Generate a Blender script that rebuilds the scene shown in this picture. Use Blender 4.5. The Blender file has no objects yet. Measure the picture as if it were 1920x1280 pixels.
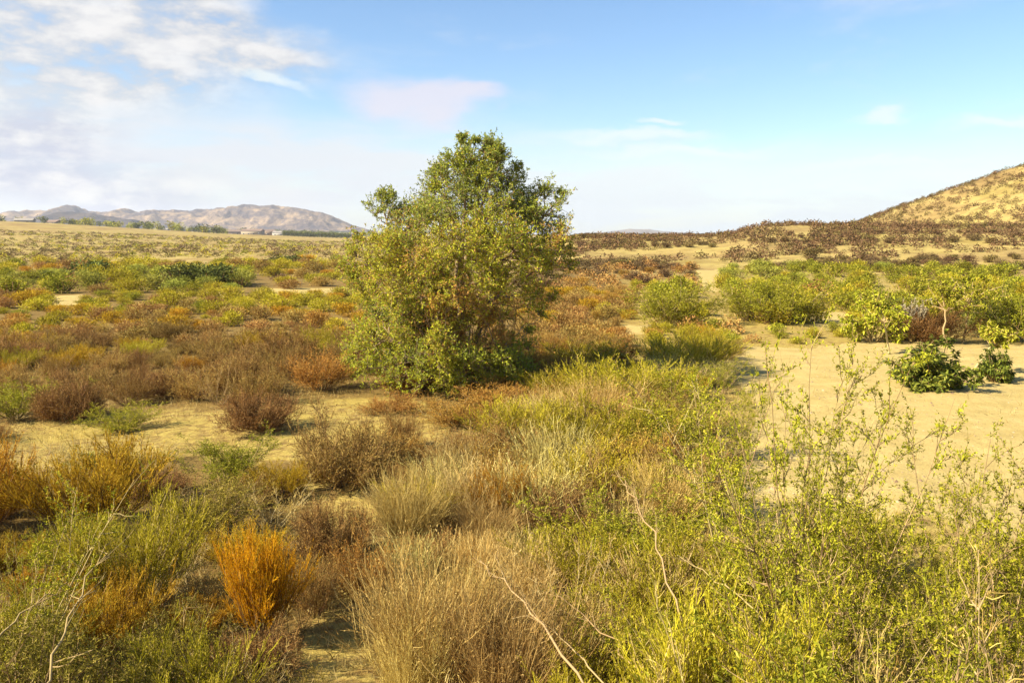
import bpy, math, random
import numpy as np
from mathutils import Vector

# ------------------------------------------------------------------ camera, world, sun, exposure
C = bpy.context.scene
COL = C.collection
CAM_H = 3.5
F = 1600.0                       # focal length in pixels of the 1920 px wide photograph
PITCH = math.atan(200.0 / F)
cam_d = bpy.data.cameras.new('camera')
cam_d.lens = 36.0 * F / 1920.0
cam_d.clip_start = 0.05
cam_d.clip_end = 20000
cam = bpy.data.objects.new('camera', cam_d)
COL.objects.link(cam)
cam.location = (0, 0, CAM_H)
cam.rotation_euler = (math.pi / 2 - PITCH, 0, 0)
C.camera = cam
C.view_settings.view_transform = 'Standard'
C.view_settings.look = 'None'
C.view_settings.gamma = 1.0
C.view_settings.use_curve_mapping = False
C.view_settings.exposure = 1.4
C.cycles.max_bounces = 8
C.cycles.diffuse_bounces = 3
C.cycles.transmission_bounces = 3
C.cycles.volume_bounces = 0
C.cycles.transparent_max_bounces = 8
C.cycles.use_denoising = True

SUN_EL = math.radians(37)
sun_h = Vector((-0.93, -0.37, 0)).normalized()
SUN = Vector((sun_h.x * math.cos(SUN_EL), sun_h.y * math.cos(SUN_EL), math.sin(SUN_EL)))
sd = bpy.data.lights.new('sun', 'SUN')
sd.energy = 5.0
sd.angle = math.radians(0.6)
sd.color = (1.0, 0.905, 0.71)
so = bpy.data.objects.new('sun', sd)
COL.objects.link(so)
so.rotation_euler = SUN.to_track_quat('Z', 'Y').to_euler()


def px_dir(px, py):
    vx = (px - 960.0) / F
    vy = -(py - 640.0) / F
    cp, sp = math.cos(PITCH), math.sin(PITCH)
    return np.array([vx, cp + vy * sp, -sp + vy * cp])


class NT:
    """short node-tree writer"""
    def __init__(self, tree):
        self.t = tree
        self.n = tree.nodes
        self.l = tree.links

    def add(self, typ, **kw):
        nd = self.n.new(typ)
        for k, v in kw.items():
            setattr(nd, k, v)
        return nd

    def put(self, sock, v):
        if isinstance(v, bpy.types.NodeSocket):
            self.l.new(v, sock)
        elif v is not None:
            sock.default_value = v

    def math(self, op, a, b=None, c=None, clamp=False):
        nd = self.add('ShaderNodeMath', operation=op, use_clamp=clamp)
        self.put(nd.inputs[0], a)
        if b is not None: self.put(nd.inputs[1], b)
        if c is not None: self.put(nd.inputs[2], c)
        return nd.outputs[0]

    def vmath(self, op, a, b=None):
        nd = self.add('ShaderNodeVectorMath', operation=op)
        self.put(nd.inputs[0], a)
        if b is not None: self.put(nd.inputs[1], b)
        return nd.outputs[0]

    def comb(self, x, y, z):
        nd = self.add('ShaderNodeCombineXYZ')
        self.put(nd.inputs[0], x); self.put(nd.inputs[1], y); self.put(nd.inputs[2], z)
        return nd.outputs[0]

    def noise(self, vec, scale, detail=5, rough=0.55, dist=0.0):
        nd = self.add('ShaderNodeTexNoise')
        self.put(nd.inputs['Vector'], vec)
        nd.inputs['Scale'].default_value = scale
        nd.inputs['Detail'].default_value = detail
        nd.inputs['Roughness'].default_value = rough
        nd.inputs['Distortion'].default_value = dist
        return nd.outputs[0]

    def smooth(self, v, a, b, c=0.0, d=1.0):
        nd = self.add('ShaderNodeMapRange', interpolation_type='SMOOTHSTEP')
        self.put(nd.inputs[0], v)
        for i, q in enumerate((a, b, c, d)):
            nd.inputs[1 + i].default_value = q
        return nd.outputs[0]

    def mix(self, f, a, b):
        nd = self.add('ShaderNodeMix', data_type='RGBA')
        self.put(nd.inputs[0], f)
        self.put(nd.inputs[6], a if not isinstance(a, tuple) else (*a, 1)[:4])
        self.put(nd.inputs[7], b if not isinstance(b, tuple) else (*b, 1)[:4])
        return nd.outputs[2]

    def ramp(self, f, stops):
        nd = self.add('ShaderNodeValToRGB')
        el = nd.color_ramp.elements
        while len(el) < len(stops): el.new(0.5)
        for e, (p, c) in zip(el, stops):
            e.position = p
            e.color = (*c, 1)
        self.put(nd.inputs[0], f)
        return nd.outputs[0]


def make_world():
    w = bpy.data.worlds.new('World')
    C.world = w
    w.use_nodes = True
    w.node_tree.nodes.clear()
    q = NT(w.node_tree)
    sky = q.add('ShaderNodeTexSky', sky_type='NISHITA')
    sky.sun_disc = False
    sky.sun_elevation = SUN_EL
    sky.sun_rotation = math.atan2(sun_h.x, sun_h.y)
    sky.altitude = 300
    sky.air_density = 1.0
    sky.dust_density = 0.6
    sky.ozone_density = 2.2
    tc = q.add('ShaderNodeTexCoord').outputs['Generated']
    d = q.vmath('NORMALIZE', tc)
    sp = q.add('ShaderNodeSeparateXYZ')
    q.put(sp.inputs[0], d)
    X, Y, Z = sp.outputs
    az = q.math('ARCTAN2', X, Y)                       # radians, 0 = straight ahead
    el = q.math('ARCSINE', Z)
    # flat layer coordinates, so that clouds flatten towards the horizon
    inv = q.math('DIVIDE', 1.0, q.math('ADD', q.math('MAXIMUM', Z, 0.0), 0.12))
    lay = q.comb(q.math('MULTIPLY', X, inv), q.math('MULTIPLY', Y, inv), 0.0)
    ae = q.comb(az, q.math('MULTIPLY', el, 2.2), 0.0)
    # warp the angle coordinates for ragged cloud edges
    nd = q.add('ShaderNodeTexNoise'); q.put(nd.inputs['Vector'], ae)
    nd.inputs['Scale'].default_value = 7.0; nd.inputs['Detail'].default_value = 7; nd.inputs['Roughness'].default_value = 0.58
    wv = q.vmath('SUBTRACT', nd.outputs[1], (0.5, 0.5, 0.5))
    ws = q.add('ShaderNodeSeparateXYZ'); q.put(ws.inputs[0], wv)
    azw = q.math('ADD', az, q.math('MULTIPLY', ws.outputs[0], 0.17))
    elw = q.math('ADD', el, q.math('MULTIPLY', ws.outputs[1], 0.085))

    def blob(px, py, wx, wy, soft=0.5, tilt=0.0):
        v = px_dir(px, py); v = v / np.linalg.norm(v)
        a0 = math.atan2(v[0], v[1]); e0 = math.asin(v[2])
        rx, ry = wx / F, wy / F
        u = q.math('SUBTRACT', azw, a0)
        t = q.math('SUBTRACT', elw, e0)
        if tilt:
            t = q.math('ADD', t, q.math('MULTIPLY', u, tilt))
        u = q.math('DIVIDE', u, rx); t = q.math('DIVIDE', t, ry)
        r = q.math('SQRT', q.math('ADD', q.math('MULTIPLY', u, u), q.math('MULTIPLY', t, t)))
        return q.smooth(r, 1.0 + soft, 1.0 - soft, 0.0, 1.0)

    def mx(*a):
        r = a[0]
        for b in a[1:]:
            r = q.math('MAXIMUM', r, b)
        return r
    fine = q.noise(ae, 15.0, 8, 0.6)
    big = q.noise(lay, 1.3, 8, 0.6, 0.3)
    streak = q.noise(q.comb(q.math('MULTIPLY', az, 2.2), q.math('MULTIPLY', el, 13.0), 0.3), 2.4, 6, 0.6, 0.4)
    blue = sky.outputs[0]
    gm = q.add('ShaderNodeHueSaturation')
    gm.inputs['Saturation'].default_value = 1.12
    gm.inputs['Value'].default_value = 1.0
    q.put(gm.inputs['Color'], blue)
    col = gm.outputs[0]
    col = q.mix(1.0, col, col)
    # milky veil low in the sky, thicker to the left
    edge = q.math('ADD', q.math('MULTIPLY', az, -0.085), 0.112)
    vv = q.math('SUBTRACT', elw, edge)
    veil = q.smooth(vv, 0.03, -0.045, 0.0, 1.0)
    veil = q.math('MULTIPLY', veil, q.smooth(streak, 0.36, 0.56, 0.5, 1.0), clamp=True)
    veilc = q.mix(q.smooth(az, -0.35, 0.25), (4.2, 4.4, 4.65), (4.75, 5.1, 5.1))
    veil = q.math('MULTIPLY', veil, 0.97)
    col = q.mix(veil, col, veilc)
    # wisps anywhere in the sky
    wis = q.math('MULTIPLY', q.smooth(big, 0.52, 0.80), 0.5)
    col = q.mix(wis, col, (4.2, 4.4, 4.7))
    # the clouds themselves
    ca = mx(blob(110, 80, 290, 105, 0.5), blob(370, 50, 210, 62, 0.5, 0.2), blob(490, 82, 120, 40, 0.6, 0.1),
            blob(190, 140, 120, 42, 0.6), blob(-350, 60, 330, 110, 0.6))
    ca = q.math('MULTIPLY', ca, q.smooth(fine, 0.28, 0.54, 0.12, 1.0))
    cb = mx(blob(60, 265, 130, 62, 0.5), blob(60, 320, 150, 45, 0.6), blob(-260, 290, 260, 70, 0.5), blob(170, 350, 190, 30, 0.7))
    cb = q.math('MULTIPLY', cb, q.smooth(fine, 0.15, 0.5, 0.45, 0.95))
    cd = mx(blob(785, 184, 105, 36, 0.55), blob(860, 184, 70, 22, 0.6), blob(800, 215, 55, 22, 0.8))
    ce = mx(blob(360, 335, 85, 20, 0.6), blob(520, 360, 80, 22, 0.7), blob(560, 385, 60, 14, 0.7))
    cs = mx(blob(1180, 250, 130, 11, 0.7), blob(1230, 219, 28, 6, 0.7), blob(1632, 227, 34, 9, 0.7), blob(1875, 238, 60, 10, 0.7),
            blob(500, 140, 60, 10, 0.8, 0.3), blob(1280, 285, 150, 9, 0.8), blob(1650, 316, 130, 6, 0.8))
    lite = q.smooth(fine, 0.38, 0.66)
    col = q.mix(q.math('MULTIPLY', cb, 0.85), col, q.mix(lite, (2.8, 3.0, 3.8), (5.1, 5.0, 4.8)))
    col = q.mix(q.math('MULTIPLY', ca, 0.93), col, q.mix(lite, (3.2, 3.3, 3.5), (4.9, 4.75, 4.6)))
    col = q.mix(q.math('MULTIPLY', cd, 0.75), col, (4.6, 4.25, 4.6))
    col = q.mix(q.math('MULTIPLY', ce, 0.5), col, (4.7, 4.65, 4.5))
    col = q.mix(q.math('MULTIPLY', cs, 0.7), col, (4.9, 5.2, 5.0))
    bg = q.add('ShaderNodeBackground')
    q.put(bg.inputs[0], col)
    bg.inputs[1].default_value = 0.075
    out = q.add('ShaderNodeOutputWorld')
    q.l.new(bg.outputs[0], out.inputs[0])


make_world()

# ------------------------------------------------------------------ helpers
RNG = np.random.default_rng(11)


def smooth(v, a, b):
    t = np.clip((v - a) / (b - a), 0, 1)
    return t * t * (3 - 2 * t)


def vnoise(x, y, seed=0):
    x = np.asarray(x, float); y = np.asarray(y, float)
    xi = np.floor(x).astype(np.int64); yi = np.floor(y).astype(np.int64)
    xf = x - xi; yf = y - yi
    xf = xf * xf * (3 - 2 * xf); yf = yf * yf * (3 - 2 * yf)

    def h(a, b):
        n = (a * 374761393 + b * 668265263 + seed * 982451653) & 0x7fffffff
        n = ((n ^ (n >> 13)) * 1274126177) & 0x7fffffff
        return ((n ^ (n >> 16)) & 0xffff) / 65535.0 * 2 - 1
    a = h(xi, yi); b = h(xi + 1, yi); c = h(xi, yi + 1); d = h(xi + 1, yi + 1)
    return (a * (1 - xf) + b * xf) * (1 - yf) + (c * (1 - xf) + d * xf) * yf


def fbm(x, y, seed=0, oct=4):
    s = 0; amp = 1; tot = 0
    for i in range(oct):
        s = s + amp * vnoise(x * 2 ** i + 17.3 * i, y * 2 ** i - 9.1 * i, seed + i)
        tot += amp; amp *= 0.5
    return s / tot


HILL = (210.0, 190.0)


def height(x, y):
    x = np.asarray(x, float); y = np.asarray(y, float)
    d = np.hypot(x, y)
    az = np.degrees(np.arctan2(x, y))
    z = 0.10 * fbm(x / 4.0, y / 4.0, 3) * smooth(d, 1, 5) + 0.035 * fbm(x / 0.9, y / 0.9, 8, 3) * (1 - smooth(d, 40, 70))
    z = z + 0.55 * fbm(x / 38.0, y / 38.0, 21) * smooth(d, 28, 95)
    z = z + 1.1 * fbm(x / 120.0, y / 120.0, 31) * smooth(d, 120, 400) * (1 - smooth(d, 1500, 2400))
    left = smooth(-az, 9, 34) * (1 - smooth(-az, 80, 120)) * smooth(d, 170, 720) * 13.0
    z = z + left * (1 - 0.5 * smooth(d, 1500, 2500))
    dh = np.hypot(x - HILL[0], y - HILL[1])
    ang = np.arctan2(y - HILL[1], x - HILL[0])
    h = 0.355 * (143.0 - dh)
    gully = fbm(ang * 5.0, dh / 60.0, 41, 4) * 2.2 + fbm(x / 9.0, y / 9.0, 44, 3) * 0.5
    h = h + gully * smooth(145 - dh, 5, 40)
    h = np.log1p(np.exp(np.clip(h / 1.6, -30, 30))) * 1.6
    h = np.where(h > 44, 44 + 12 * (1 - np.exp(-(h - 44) / 12)), h)
    bank = smooth(az, .5, 5) * smooth(d, 80, 150) * (2.75 + 1.9 * smooth(az, 12.5, 17.5)) * (1 - smooth(d, 300, 600))
    bank = bank * (1 + .16 * fbm(x / 19.0, y / 19.0, 51)) * (1 - smooth(az, 60, 90))
    bank = bank + .45 * fbm(x / 7.0, y / 7.0, 53, 3) * smooth(az, 1, 5) * smooth(d, 78, 110) * (1 - smooth(d, 180, 260))
    z = z + np.maximum(h, bank)
    return z


def hz(x, y):
    return float(height(x, y))


def at(px, py, dmax=3800.0):
    """where the ray through a photograph pixel meets the ground"""
    v = px_dir(px, py)
    t = 3.0
    prev = t
    while t < dmax:
        p = v * t
        if CAM_H + p[2] < hz(p[0], p[1]):
            a, b = prev, t
            for _ in range(18):
                m = (a + b) / 2; p = v * m
                if CAM_H + p[2] < hz(p[0], p[1]): b = m
                else: a = m
            p = v * b
            return p[0], p[1], hz(p[0], p[1])
        prev = t
        t *= 1.02
    p = v * dmax
    return p[0], p[1], hz(p[0], p[1])


def project(x, y, z):
    cp, sp = math.cos(PITCH), math.sin(PITCH)
    zz = np.asarray(z) - CAM_H
    depth = np.asarray(y) * cp - zz * sp
    up = np.asarray(y) * sp + zz * cp
    depth = np.maximum(depth, 0.01)
    return 960 + F * np.asarray(x) / depth, 640 - F * up / depth


def inpoly(px, py, poly):
    px = np.asarray(px, float); py = np.asarray(py, float)
    r = np.zeros(px.shape, bool)
    n = len(poly)
    j = n - 1
    for i in range(n):
        xi, yi = poly[i]; xj, yj = poly[j]
        c = ((yi > py) != (yj > py)) & (px < (xj - xi) * (py - yi) / (yj - yi + 1e-12) + xi)
        r ^= c
        j = i
    return r


def nrm(v):
    return v / np.maximum(np.linalg.norm(v, axis=-1, keepdims=True), 1e-9)


class MB:
    """quads with a random number per face, gathered as arrays"""
    def __init__(self):
        self.v = []; self.f = []; self.r = []; self.m = []; self.n = 0

    def add(self, v, f, r, m=0):
        if len(f) == 0: return
        self.v.append(np.asarray(v, np.float32).reshape(-1, 3))
        self.f.append(np.asarray(f, np.int64).reshape(-1, 4) + self.n)
        self.r.append(np.broadcast_to(np.asarray(r, np.float32), (len(f),)))
        self.m.append(np.full(len(f), m, np.int32))
        self.n += len(self.v[-1])

    def tubes(self, P, r0, r1, sides=3, rng=RNG, m=0, rnd=None, power=1.0):
        P = np.asarray(P, float)
        n, k, _ = P.shape
        if n == 0: return
        T = nrm(np.gradient(P, axis=1))
        ref = nrm(rng.normal(size=(n, 1, 3)))
        A = nrm(np.cross(T, ref)); B = np.cross(T, A)
        t = np.linspace(0, 1, k)[None, :] ** power
        r0 = np.broadcast_to(np.asarray(r0, float).reshape(-1, 1), (n, 1)); r1 = np.broadcast_to(np.asarray(r1, float).reshape(-1, 1), (n, 1))
        R = (r0 * (1 - t) + r1 * t)[..., None]
        if sides == 2:
            V = np.stack([P + A * R, P - A * R], axis=2)
            s = 2; pairs = [(0, 1)]
        else:
            an = [2 * math.pi * i / sides for i in range(sides)]
            V = np.stack([P + (A * math.cos(a) + B * math.sin(a)) * R for a in an], axis=2)
            s = sides; pairs = [(i, (i + 1) % sides) for i in range(sides)]
        idx = np.arange(n * k * s).reshape(n, k, s)
        fs = [np.stack([idx[:, :-1, a], idx[:, :-1, b], idx[:, 1:, b], idx[:, 1:, a]], axis=-1) for a, b in pairs]
        f = np.stack(fs, axis=2).reshape(-1, 4)
        if rnd is None: rnd = rng.random(n)
        rr = np.repeat(np.broadcast_to(rnd, (n,)), (k - 1) * len(pairs))
        self.add(V, f, rr, m)

    def leaves(self, p, d, L, W, rng=RNG, m=0, rnd=None, fold=0.25, up=0.0):
        n = len(p)
        if n == 0: return
        d = nrm(d)
        ref = rng.normal(size=(n, 3)); ref[:, 2] += up * 3
        side = nrm(np.cross(d, ref)); nn = np.cross(side, d)
        L = np.broadcast_to(np.asarray(L, float), (n,))[:, None]; W = np.broadcast_to(np.asarray(W, float), (n,))[:, None]
        mid = p + d * L * 0.45 + nn * W * fold
        V = np.stack([p, mid + side * W / 2, p + d * L - nn * W * fold * 0.6, mid - side * W / 2], axis=1)
        if rnd is None: rnd = rng.random(n)
        self.add(V, np.arange(n * 4).reshape(n, 4), rnd, m)

    def mesh(self, name, mats, smoothed=False):
        me = bpy.data.meshes.new(name)
        v = np.concatenate(self.v); f = np.concatenate(self.f); r = np.concatenate(self.r); mi = np.concatenate(self.m)
        me.vertices.add(len(v)); me.vertices.foreach_set('co', v.ravel())
        me.loops.add(len(f) * 4); me.loops.foreach_set('vertex_index', f.ravel().astype(np.int32))
        me.polygons.add(len(f)); me.polygons.foreach_set('loop_start', np.arange(0, len(f) * 4, 4, dtype=np.int32))
        me.polygons.foreach_set('material_index', mi)
        if smoothed: me.polygons.foreach_set('use_smooth', np.ones(len(f), bool))
        a = me.attributes.new('tone', 'FLOAT', 'FACE'); a.data.foreach_set('value', r.astype(np.float32))
        for m in mats: me.materials.append(m)
        me.update(calc_edges=True)
        return me


def grow(O, D, L, seg, up=0.0, wig=0.1, rng=RNG):
    O = np.asarray(O, float); D = nrm(np.asarray(D, float))
    n = len(O)
    L = np.broadcast_to(np.asarray(L, float), (n,))[:, None]
    P = [O]
    for i in range(seg):
        D = D + wig * rng.normal(size=(n, 3)) / math.sqrt(seg)
        D[:, 2] += up / seg
        D = nrm(D)
        P.append(P[-1] + D * L / seg)
    return np.stack(P, axis=1)


def spawn(P, k, t0, t1, ang, sd, rng=RNG, out=0.0):
    n, m, _ = P.shape
    t = rng.uniform(t0, t1, size=(n, k)) * (m - 1)
    i = np.minimum(t.astype(int), m - 2); fr = (t - i)[..., None]
    ii = np.arange(n)[:, None]
    a = P[ii, i]; b = P[ii, i + 1]
    pos = a + (b - a) * fr
    T = nrm(b - a)
    ref = rng.normal(size=T.shape)
    if out:
        rad = pos.copy(); rad[..., 2] = 0.1
        ref = ref + nrm(rad) * out
    perp = nrm(ref - T * (ref * T).sum(-1, keepdims=True))
    an = np.radians(rng.normal(ang, sd, size=(n, k)))[..., None]
    D = T * np.cos(an) + perp * np.sin(an)
    return pos.reshape(-1, 3), D.reshape(-1, 3), (t / (m - 1)).reshape(-1)


def fan(n, a0, a1, base=0.05, rng=RNG):
    """directions opening from the base of a plant"""
    ph = rng.uniform(0, 2 * math.pi, n); th = np.radians(a0 + (a1 - a0) * np.sqrt(rng.random(n)))
    D = np.stack([np.sin(th) * np.cos(ph), np.sin(th) * np.sin(ph), np.cos(th)], -1)
    O = np.stack([np.cos(ph) * base * rng.random(n), np.sin(ph) * base * rng.random(n), -0.03 * np.ones(n)], -1)
    return O, D


# ------------------------------------------------------------------ materials
ALB = 0.85


def plant_mat(name, stops, transl=0.3, rough=0.8, var=0.2, hue=0.015):
    m = bpy.data.materials.new(name); m.use_nodes = True
    m.node_tree.nodes.clear(); q = NT(m.node_tree)
    at_ = q.add('ShaderNodeAttribute', attribute_name='tone')
    # measured leaf and twig colours are darker than they look in the sun
    col = q.ramp(at_.outputs['Fac'], [(p, tuple(v * ALB for v in c)) for p, c in stops])
    oi = q.add('ShaderNodeObjectInfo').outputs['Random']
    hs = q.add('ShaderNodeHueSaturation')
    q.put(hs.inputs['Color'], col)
    q.put(hs.inputs['Hue'], q.math('ADD', 0.5 - hue, q.math('MULTIPLY', oi, 2 * hue)))
    q.put(hs.inputs['Value'], q.math('ADD', 1 - var, q.math('MULTIPLY', q.math('FRACT', q.math('MULTIPLY', oi, 7.31)), 2 * var)))
    col = hs.outputs[0]
    pb = q.add('ShaderNodeBsdfPrincipled')
    q.put(pb.inputs['Base Color'], col)
    pb.inputs['Roughness'].default_value = rough
    pb.inputs['Specular IOR Level'].default_value = 0.1
    out = q.add('ShaderNodeOutputMaterial')
    transl *= .72
    if transl > 0:
        tr = q.add('ShaderNodeBsdfTranslucent'); q.put(tr.inputs[0], col)
        mx = q.add('ShaderNodeMixShader'); mx.inputs[0].default_value = transl
        q.l.new(pb.outputs[0], mx.inputs[1]); q.l.new(tr.outputs[0], mx.inputs[2])
        q.l.new(mx.outputs[0], out.inputs[0])
    else:
        q.l.new(pb.outputs[0], out.inputs[0])
    return m


M = {}
M['brown_twig'] = plant_mat('brown_twig', [(0, (.13, .065, .03)), (.5, (.24, .13, .055)), (1, (.40, .25, .11))], .1)
M['brown_leaf'] = plant_mat('brown_leaf', [(0, (.21, .10, .028)), (.45, (.38, .21, .055)), (.8, (.52, .34, .09)), (1, (.56, .43, .13))], .3)
M['heath_leaf'] = plant_mat('heath_leaf', [(0, (.15, .075, .025)), (.5, (.30, .165, .045)), (1, (.46, .31, .09))], .2)
M['rust_leaf'] = plant_mat('rust_leaf', [(0, (.27, .12, .022)), (.5, (.44, .24, .04)), (1, (.54, .36, .08))], .3)
M['orange_leaf'] = plant_mat('orange_leaf', [(0, (.32, .13, .012)), (.25, (.55, .21, .006)), (.5, (.78, .31, .008)), (1, (.85, .45, .02))], .4, var=.06)
M['gold_leaf'] = plant_mat('gold_leaf', [(0, (.32, .16, .012)), (.5, (.52, .29, .018)), (1, (.62, .41, .04))], .35, var=.1)
M['broom_leaf'] = plant_mat('broom_leaf', [(0, (.27, .22, .012)), (.5, (.49, .405, .020)), (.85, (.62, .51, .04)), (1, (.60, .42, .12))], .38, hue=.007)
M['green_leaf'] = plant_mat('green_leaf', [(0, (.13, .14, .010)), (.5, (.29, .285, .018)), (.85, (.47, .42, .035)), (1, (.54, .46, .08))], .38, hue=.008)
M['dull_leaf'] = plant_mat('dull_leaf', [(0, (.12, .10, .012)), (.5, (.29, .235, .03)), (1, (.46, .34, .08))], .35)
M['sage_leaf'] = plant_mat('sage_leaf', [(0, (.20, .20, .03)), (.5, (.38, .38, .05)), (1, (.54, .51, .09))], .32)
M['lime_leaf'] = plant_mat('lime_leaf', [(0, (.18, .20, .012)), (.5, (.36, .37, .025)), (.88, (.54, .52, .05)), (1, (.64, .46, .10))], .42)
M['thorn_leaf'] = plant_mat('thorn_leaf', [(0, (.12, .125, .01)), (.5, (.34, .325, .018)), (.86, (.54, .49, .03)), (1, (.52, .38, .09))], .38, hue=.007)
M['dark_leaf'] = plant_mat('dark_leaf', [(0, (.05, .06, .012)), (.6, (.13, .15, .03)), (1, (.28, .28, .06))], .25)
M['sandbush_leaf'] = plant_mat('sandbush_leaf', [(0, (.09, .12, .02)), (.6, (.22, .26, .03)), (1, (.48, .48, .07))], .3)
M['olive_leaf'] = plant_mat('olive_leaf', [(0, (.22, .25, .08)), (.3, (.33, .36, .06)), (.48, (.40, .44, .035)), (.64, (.55, .52, .03)), (.88, (.58, .54, .06)), (.93, (.52, .33, .08)), (1, (.55, .28, .07))], .4, var=.02, hue=.002)
M['bark'] = plant_mat('bark', [(0, (.20, .13, .08)), (1, (.38, .27, .16))], 0, .9)
M['stalk'] = plant_mat('stalk', [(0, (.30, .20, .085)), (1, (.44, .32, .14))], 0, .8, var=.08)
M['pale_stem'] = plant_mat('pale_stem', [(0, (.36, .26, .11)), (1, (.56, .42, .20))], 0, .8, var=.08)
M['twig'] = plant_mat('twig', [(0, (.24, .155, .06)), (1, (.52, .38, .17))], .1, .8)
M['straw'] = plant_mat('straw', [(0, (.34, .23, .06)), (.5, (.56, .42, .12)), (1, (.74, .60, .24))], .35, .7)
M['straw_brown'] = plant_mat('straw_brown', [(0, (.32, .19, .045)), (.5, (.55, .38, .10)), (1, (.74, .57, .20))], .35, .7)
M['hill_leaf'] = plant_mat('hill_leaf', [(0, (.12, .08, .03)), (.6, (.22, .155, .05)), (1, (.33, .26, .075))], .2)
M['maroon_leaf'] = plant_mat('maroon_leaf', [(0, (.09, .055, .026)), (.6, (.18, .112, .046)), (1, (.30, .20, .08))], .2)
M['pebble'] = plant_mat('pebble', [(0, (.22, .15, .08)), (1, (.55, .42, .22))], 0, .9)
M['plume'] = plant_mat('plume', [(0, (.5, .42, .26)), (1, (.7, .62, .42))], .4)


def ground_mat():
    m = bpy.data.materials.new('dry_ground'); m.use_nodes = True
    m.node_tree.nodes.clear(); q = NT(m.node_tree)
    geo = q.add('ShaderNodeNewGeometry').outputs['Position']
    sand = q.add('ShaderNodeAttribute', attribute_name='sand').outputs['Fac']
    far = q.add('ShaderNodeAttribute', attribute_name='far').outputs['Fac']
    n1 = q.noise(geo, 0.55, 6, 0.6)
    n2 = q.noise(geo, 4.5, 6, 0.65)
    n3 = q.noise(geo, 38.0, 4, 0.65)
    n4 = q.noise(geo, 0.045, 6, 0.6)
    soil = q.ramp(n2, [(.36, (.15, .085, .03)), (.46, (.33, .225, .065)), (.55, (.47, .355, .095)), (.66, (.56, .44, .12))])
    soil = q.mix(q.math('MULTIPLY', q.smooth(n1, .45, .62), .55), soil, (.50, .39, .085))
    grit = q.mix(q.smooth(n3, .35, .68), (.20, .125, .04), (.48, .36, .15))
    soil = q.mix(.38, soil, grit)
    # straw flats of the valley floor
    fcol = q.ramp(n4, [(.33, (.27, .18, .07)), (.44, (.36, .25, .095)), (.53, (.45, .345, .12)), (.62, (.31, .23, .07)), (.72, (.46, .36, .14))])
    n5 = q.noise(geo, 0.33, 5, 0.65)
    fcol = q.mix(q.math('MULTIPLY', q.smooth(n5, .47, .60), .45), fcol, (.21, .14, .05))
    base = q.mix(far, soil, fcol)
    lit = q.add('ShaderNodeAttribute', attribute_name='brush_floor').outputs['Fac']  # dark litter tone, with shade beneath the shrubs painted into the soil
    lm = q.smooth(q.math('ADD', lit, q.math('MULTIPLY', q.math('SUBTRACT', n2, .5), 1.6)), .3, .9)
    base = q.mix(q.math('MULTIPLY', lm, .75), base, q.mix(n3, (.10, .055, .02), (.24, .15, .05)))
    s1 = q.noise(geo, 1.6, 5, 0.6)
    sc = q.ramp(s1, [(.3, (.44, .325, .12)), (.5, (.51, .385, .15)), (.7, (.56, .43, .18))])
    sc = q.mix(q.math('MULTIPLY', q.smooth(q.noise(geo, 24.0, 3, .7), .55, .68), .6), sc, (.30, .20, .08))
    n6 = q.noise(geo, 11.0, 4, 0.7)
    sc = q.mix(q.math('MULTIPLY', q.smooth(n6, .60, .72), .5), sc, (.34, .24, .095))
    edge = q.math('ADD', sand, q.math('MULTIPLY', q.math('SUBTRACT', n2, .5), .7))
    base = q.mix(q.smooth(edge, .38, .62), base, sc)
    base = q.mix(1.0, base, base)
    dk = q.add('ShaderNodeHueSaturation'); dk.inputs['Value'].default_value = .81; dk.inputs['Saturation'].default_value = 1.04; q.put(dk.inputs['Color'], base); base = dk.outputs[0]
    pb = q.add('ShaderNodeBsdfPrincipled')
    q.put(pb.inputs['Base Color'], base)
    pb.inputs['Roughness'].default_value = .95
    pb.inputs['Specular IOR Level'].default_value = .1
    bp = q.add('ShaderNodeBump'); bp.inputs['Strength'].default_value = .9; bp.inputs['Distance'].default_value = .04
    hh = q.math('ADD', q.math('MULTIPLY', n3, .35), n2)
    q.put(bp.inputs['Height'], hh)
    q.l.new(bp.outputs[0], pb.inputs['Normal'])
    out = q.add('ShaderNodeOutputMaterial'); q.l.new(pb.outputs[0], out.inputs[0])
    return m


SAND = [(1380, 648), (1500, 655), (1620, 640), (1700, 632), (1800, 640), (1920, 645), (2400, 640), (2600, 900), (2300, 1100), (1900, 1010), (1700, 960),
        (1500, 1010), (1400, 1080), (1330, 1000), (1400, 860), (1420, 760), (1360, 690)]
KEEPLOW = [(1290, 540), (1370, 545), (1380, 590), (1290, 590)]
PATCHES = [[(1290, 508), (1362, 505), (1356, 545), (1322, 548), (1310, 520)],
           [(1500, 600), (1540, 586), (1588, 584), (1600, 616), (1560, 620)],
           [(78, 556), (150, 552), (152, 572), (74, 573)],
           [(375, 549), (432, 545), (425, 556), (370, 557)],
           [(480, 543), (650, 538), (660, 552), (560, 556), (480, 549)],
           [(1150, 612), (1230, 608), (1240, 622), (1150, 628)]]
BARE = [[(0, 800), (250, 770), (420, 770), (560, 745), (760, 745), (900, 790), (820, 840), (720, 870), (560, 870), (300, 850), (0, 900)],
        [(560, 905), (720, 905), (700, 985), (600, 985)],
        [(570, 1190), (650, 1090), (700, 1140), (705, 1280), (660, 1400), (520, 1400)]]


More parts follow.
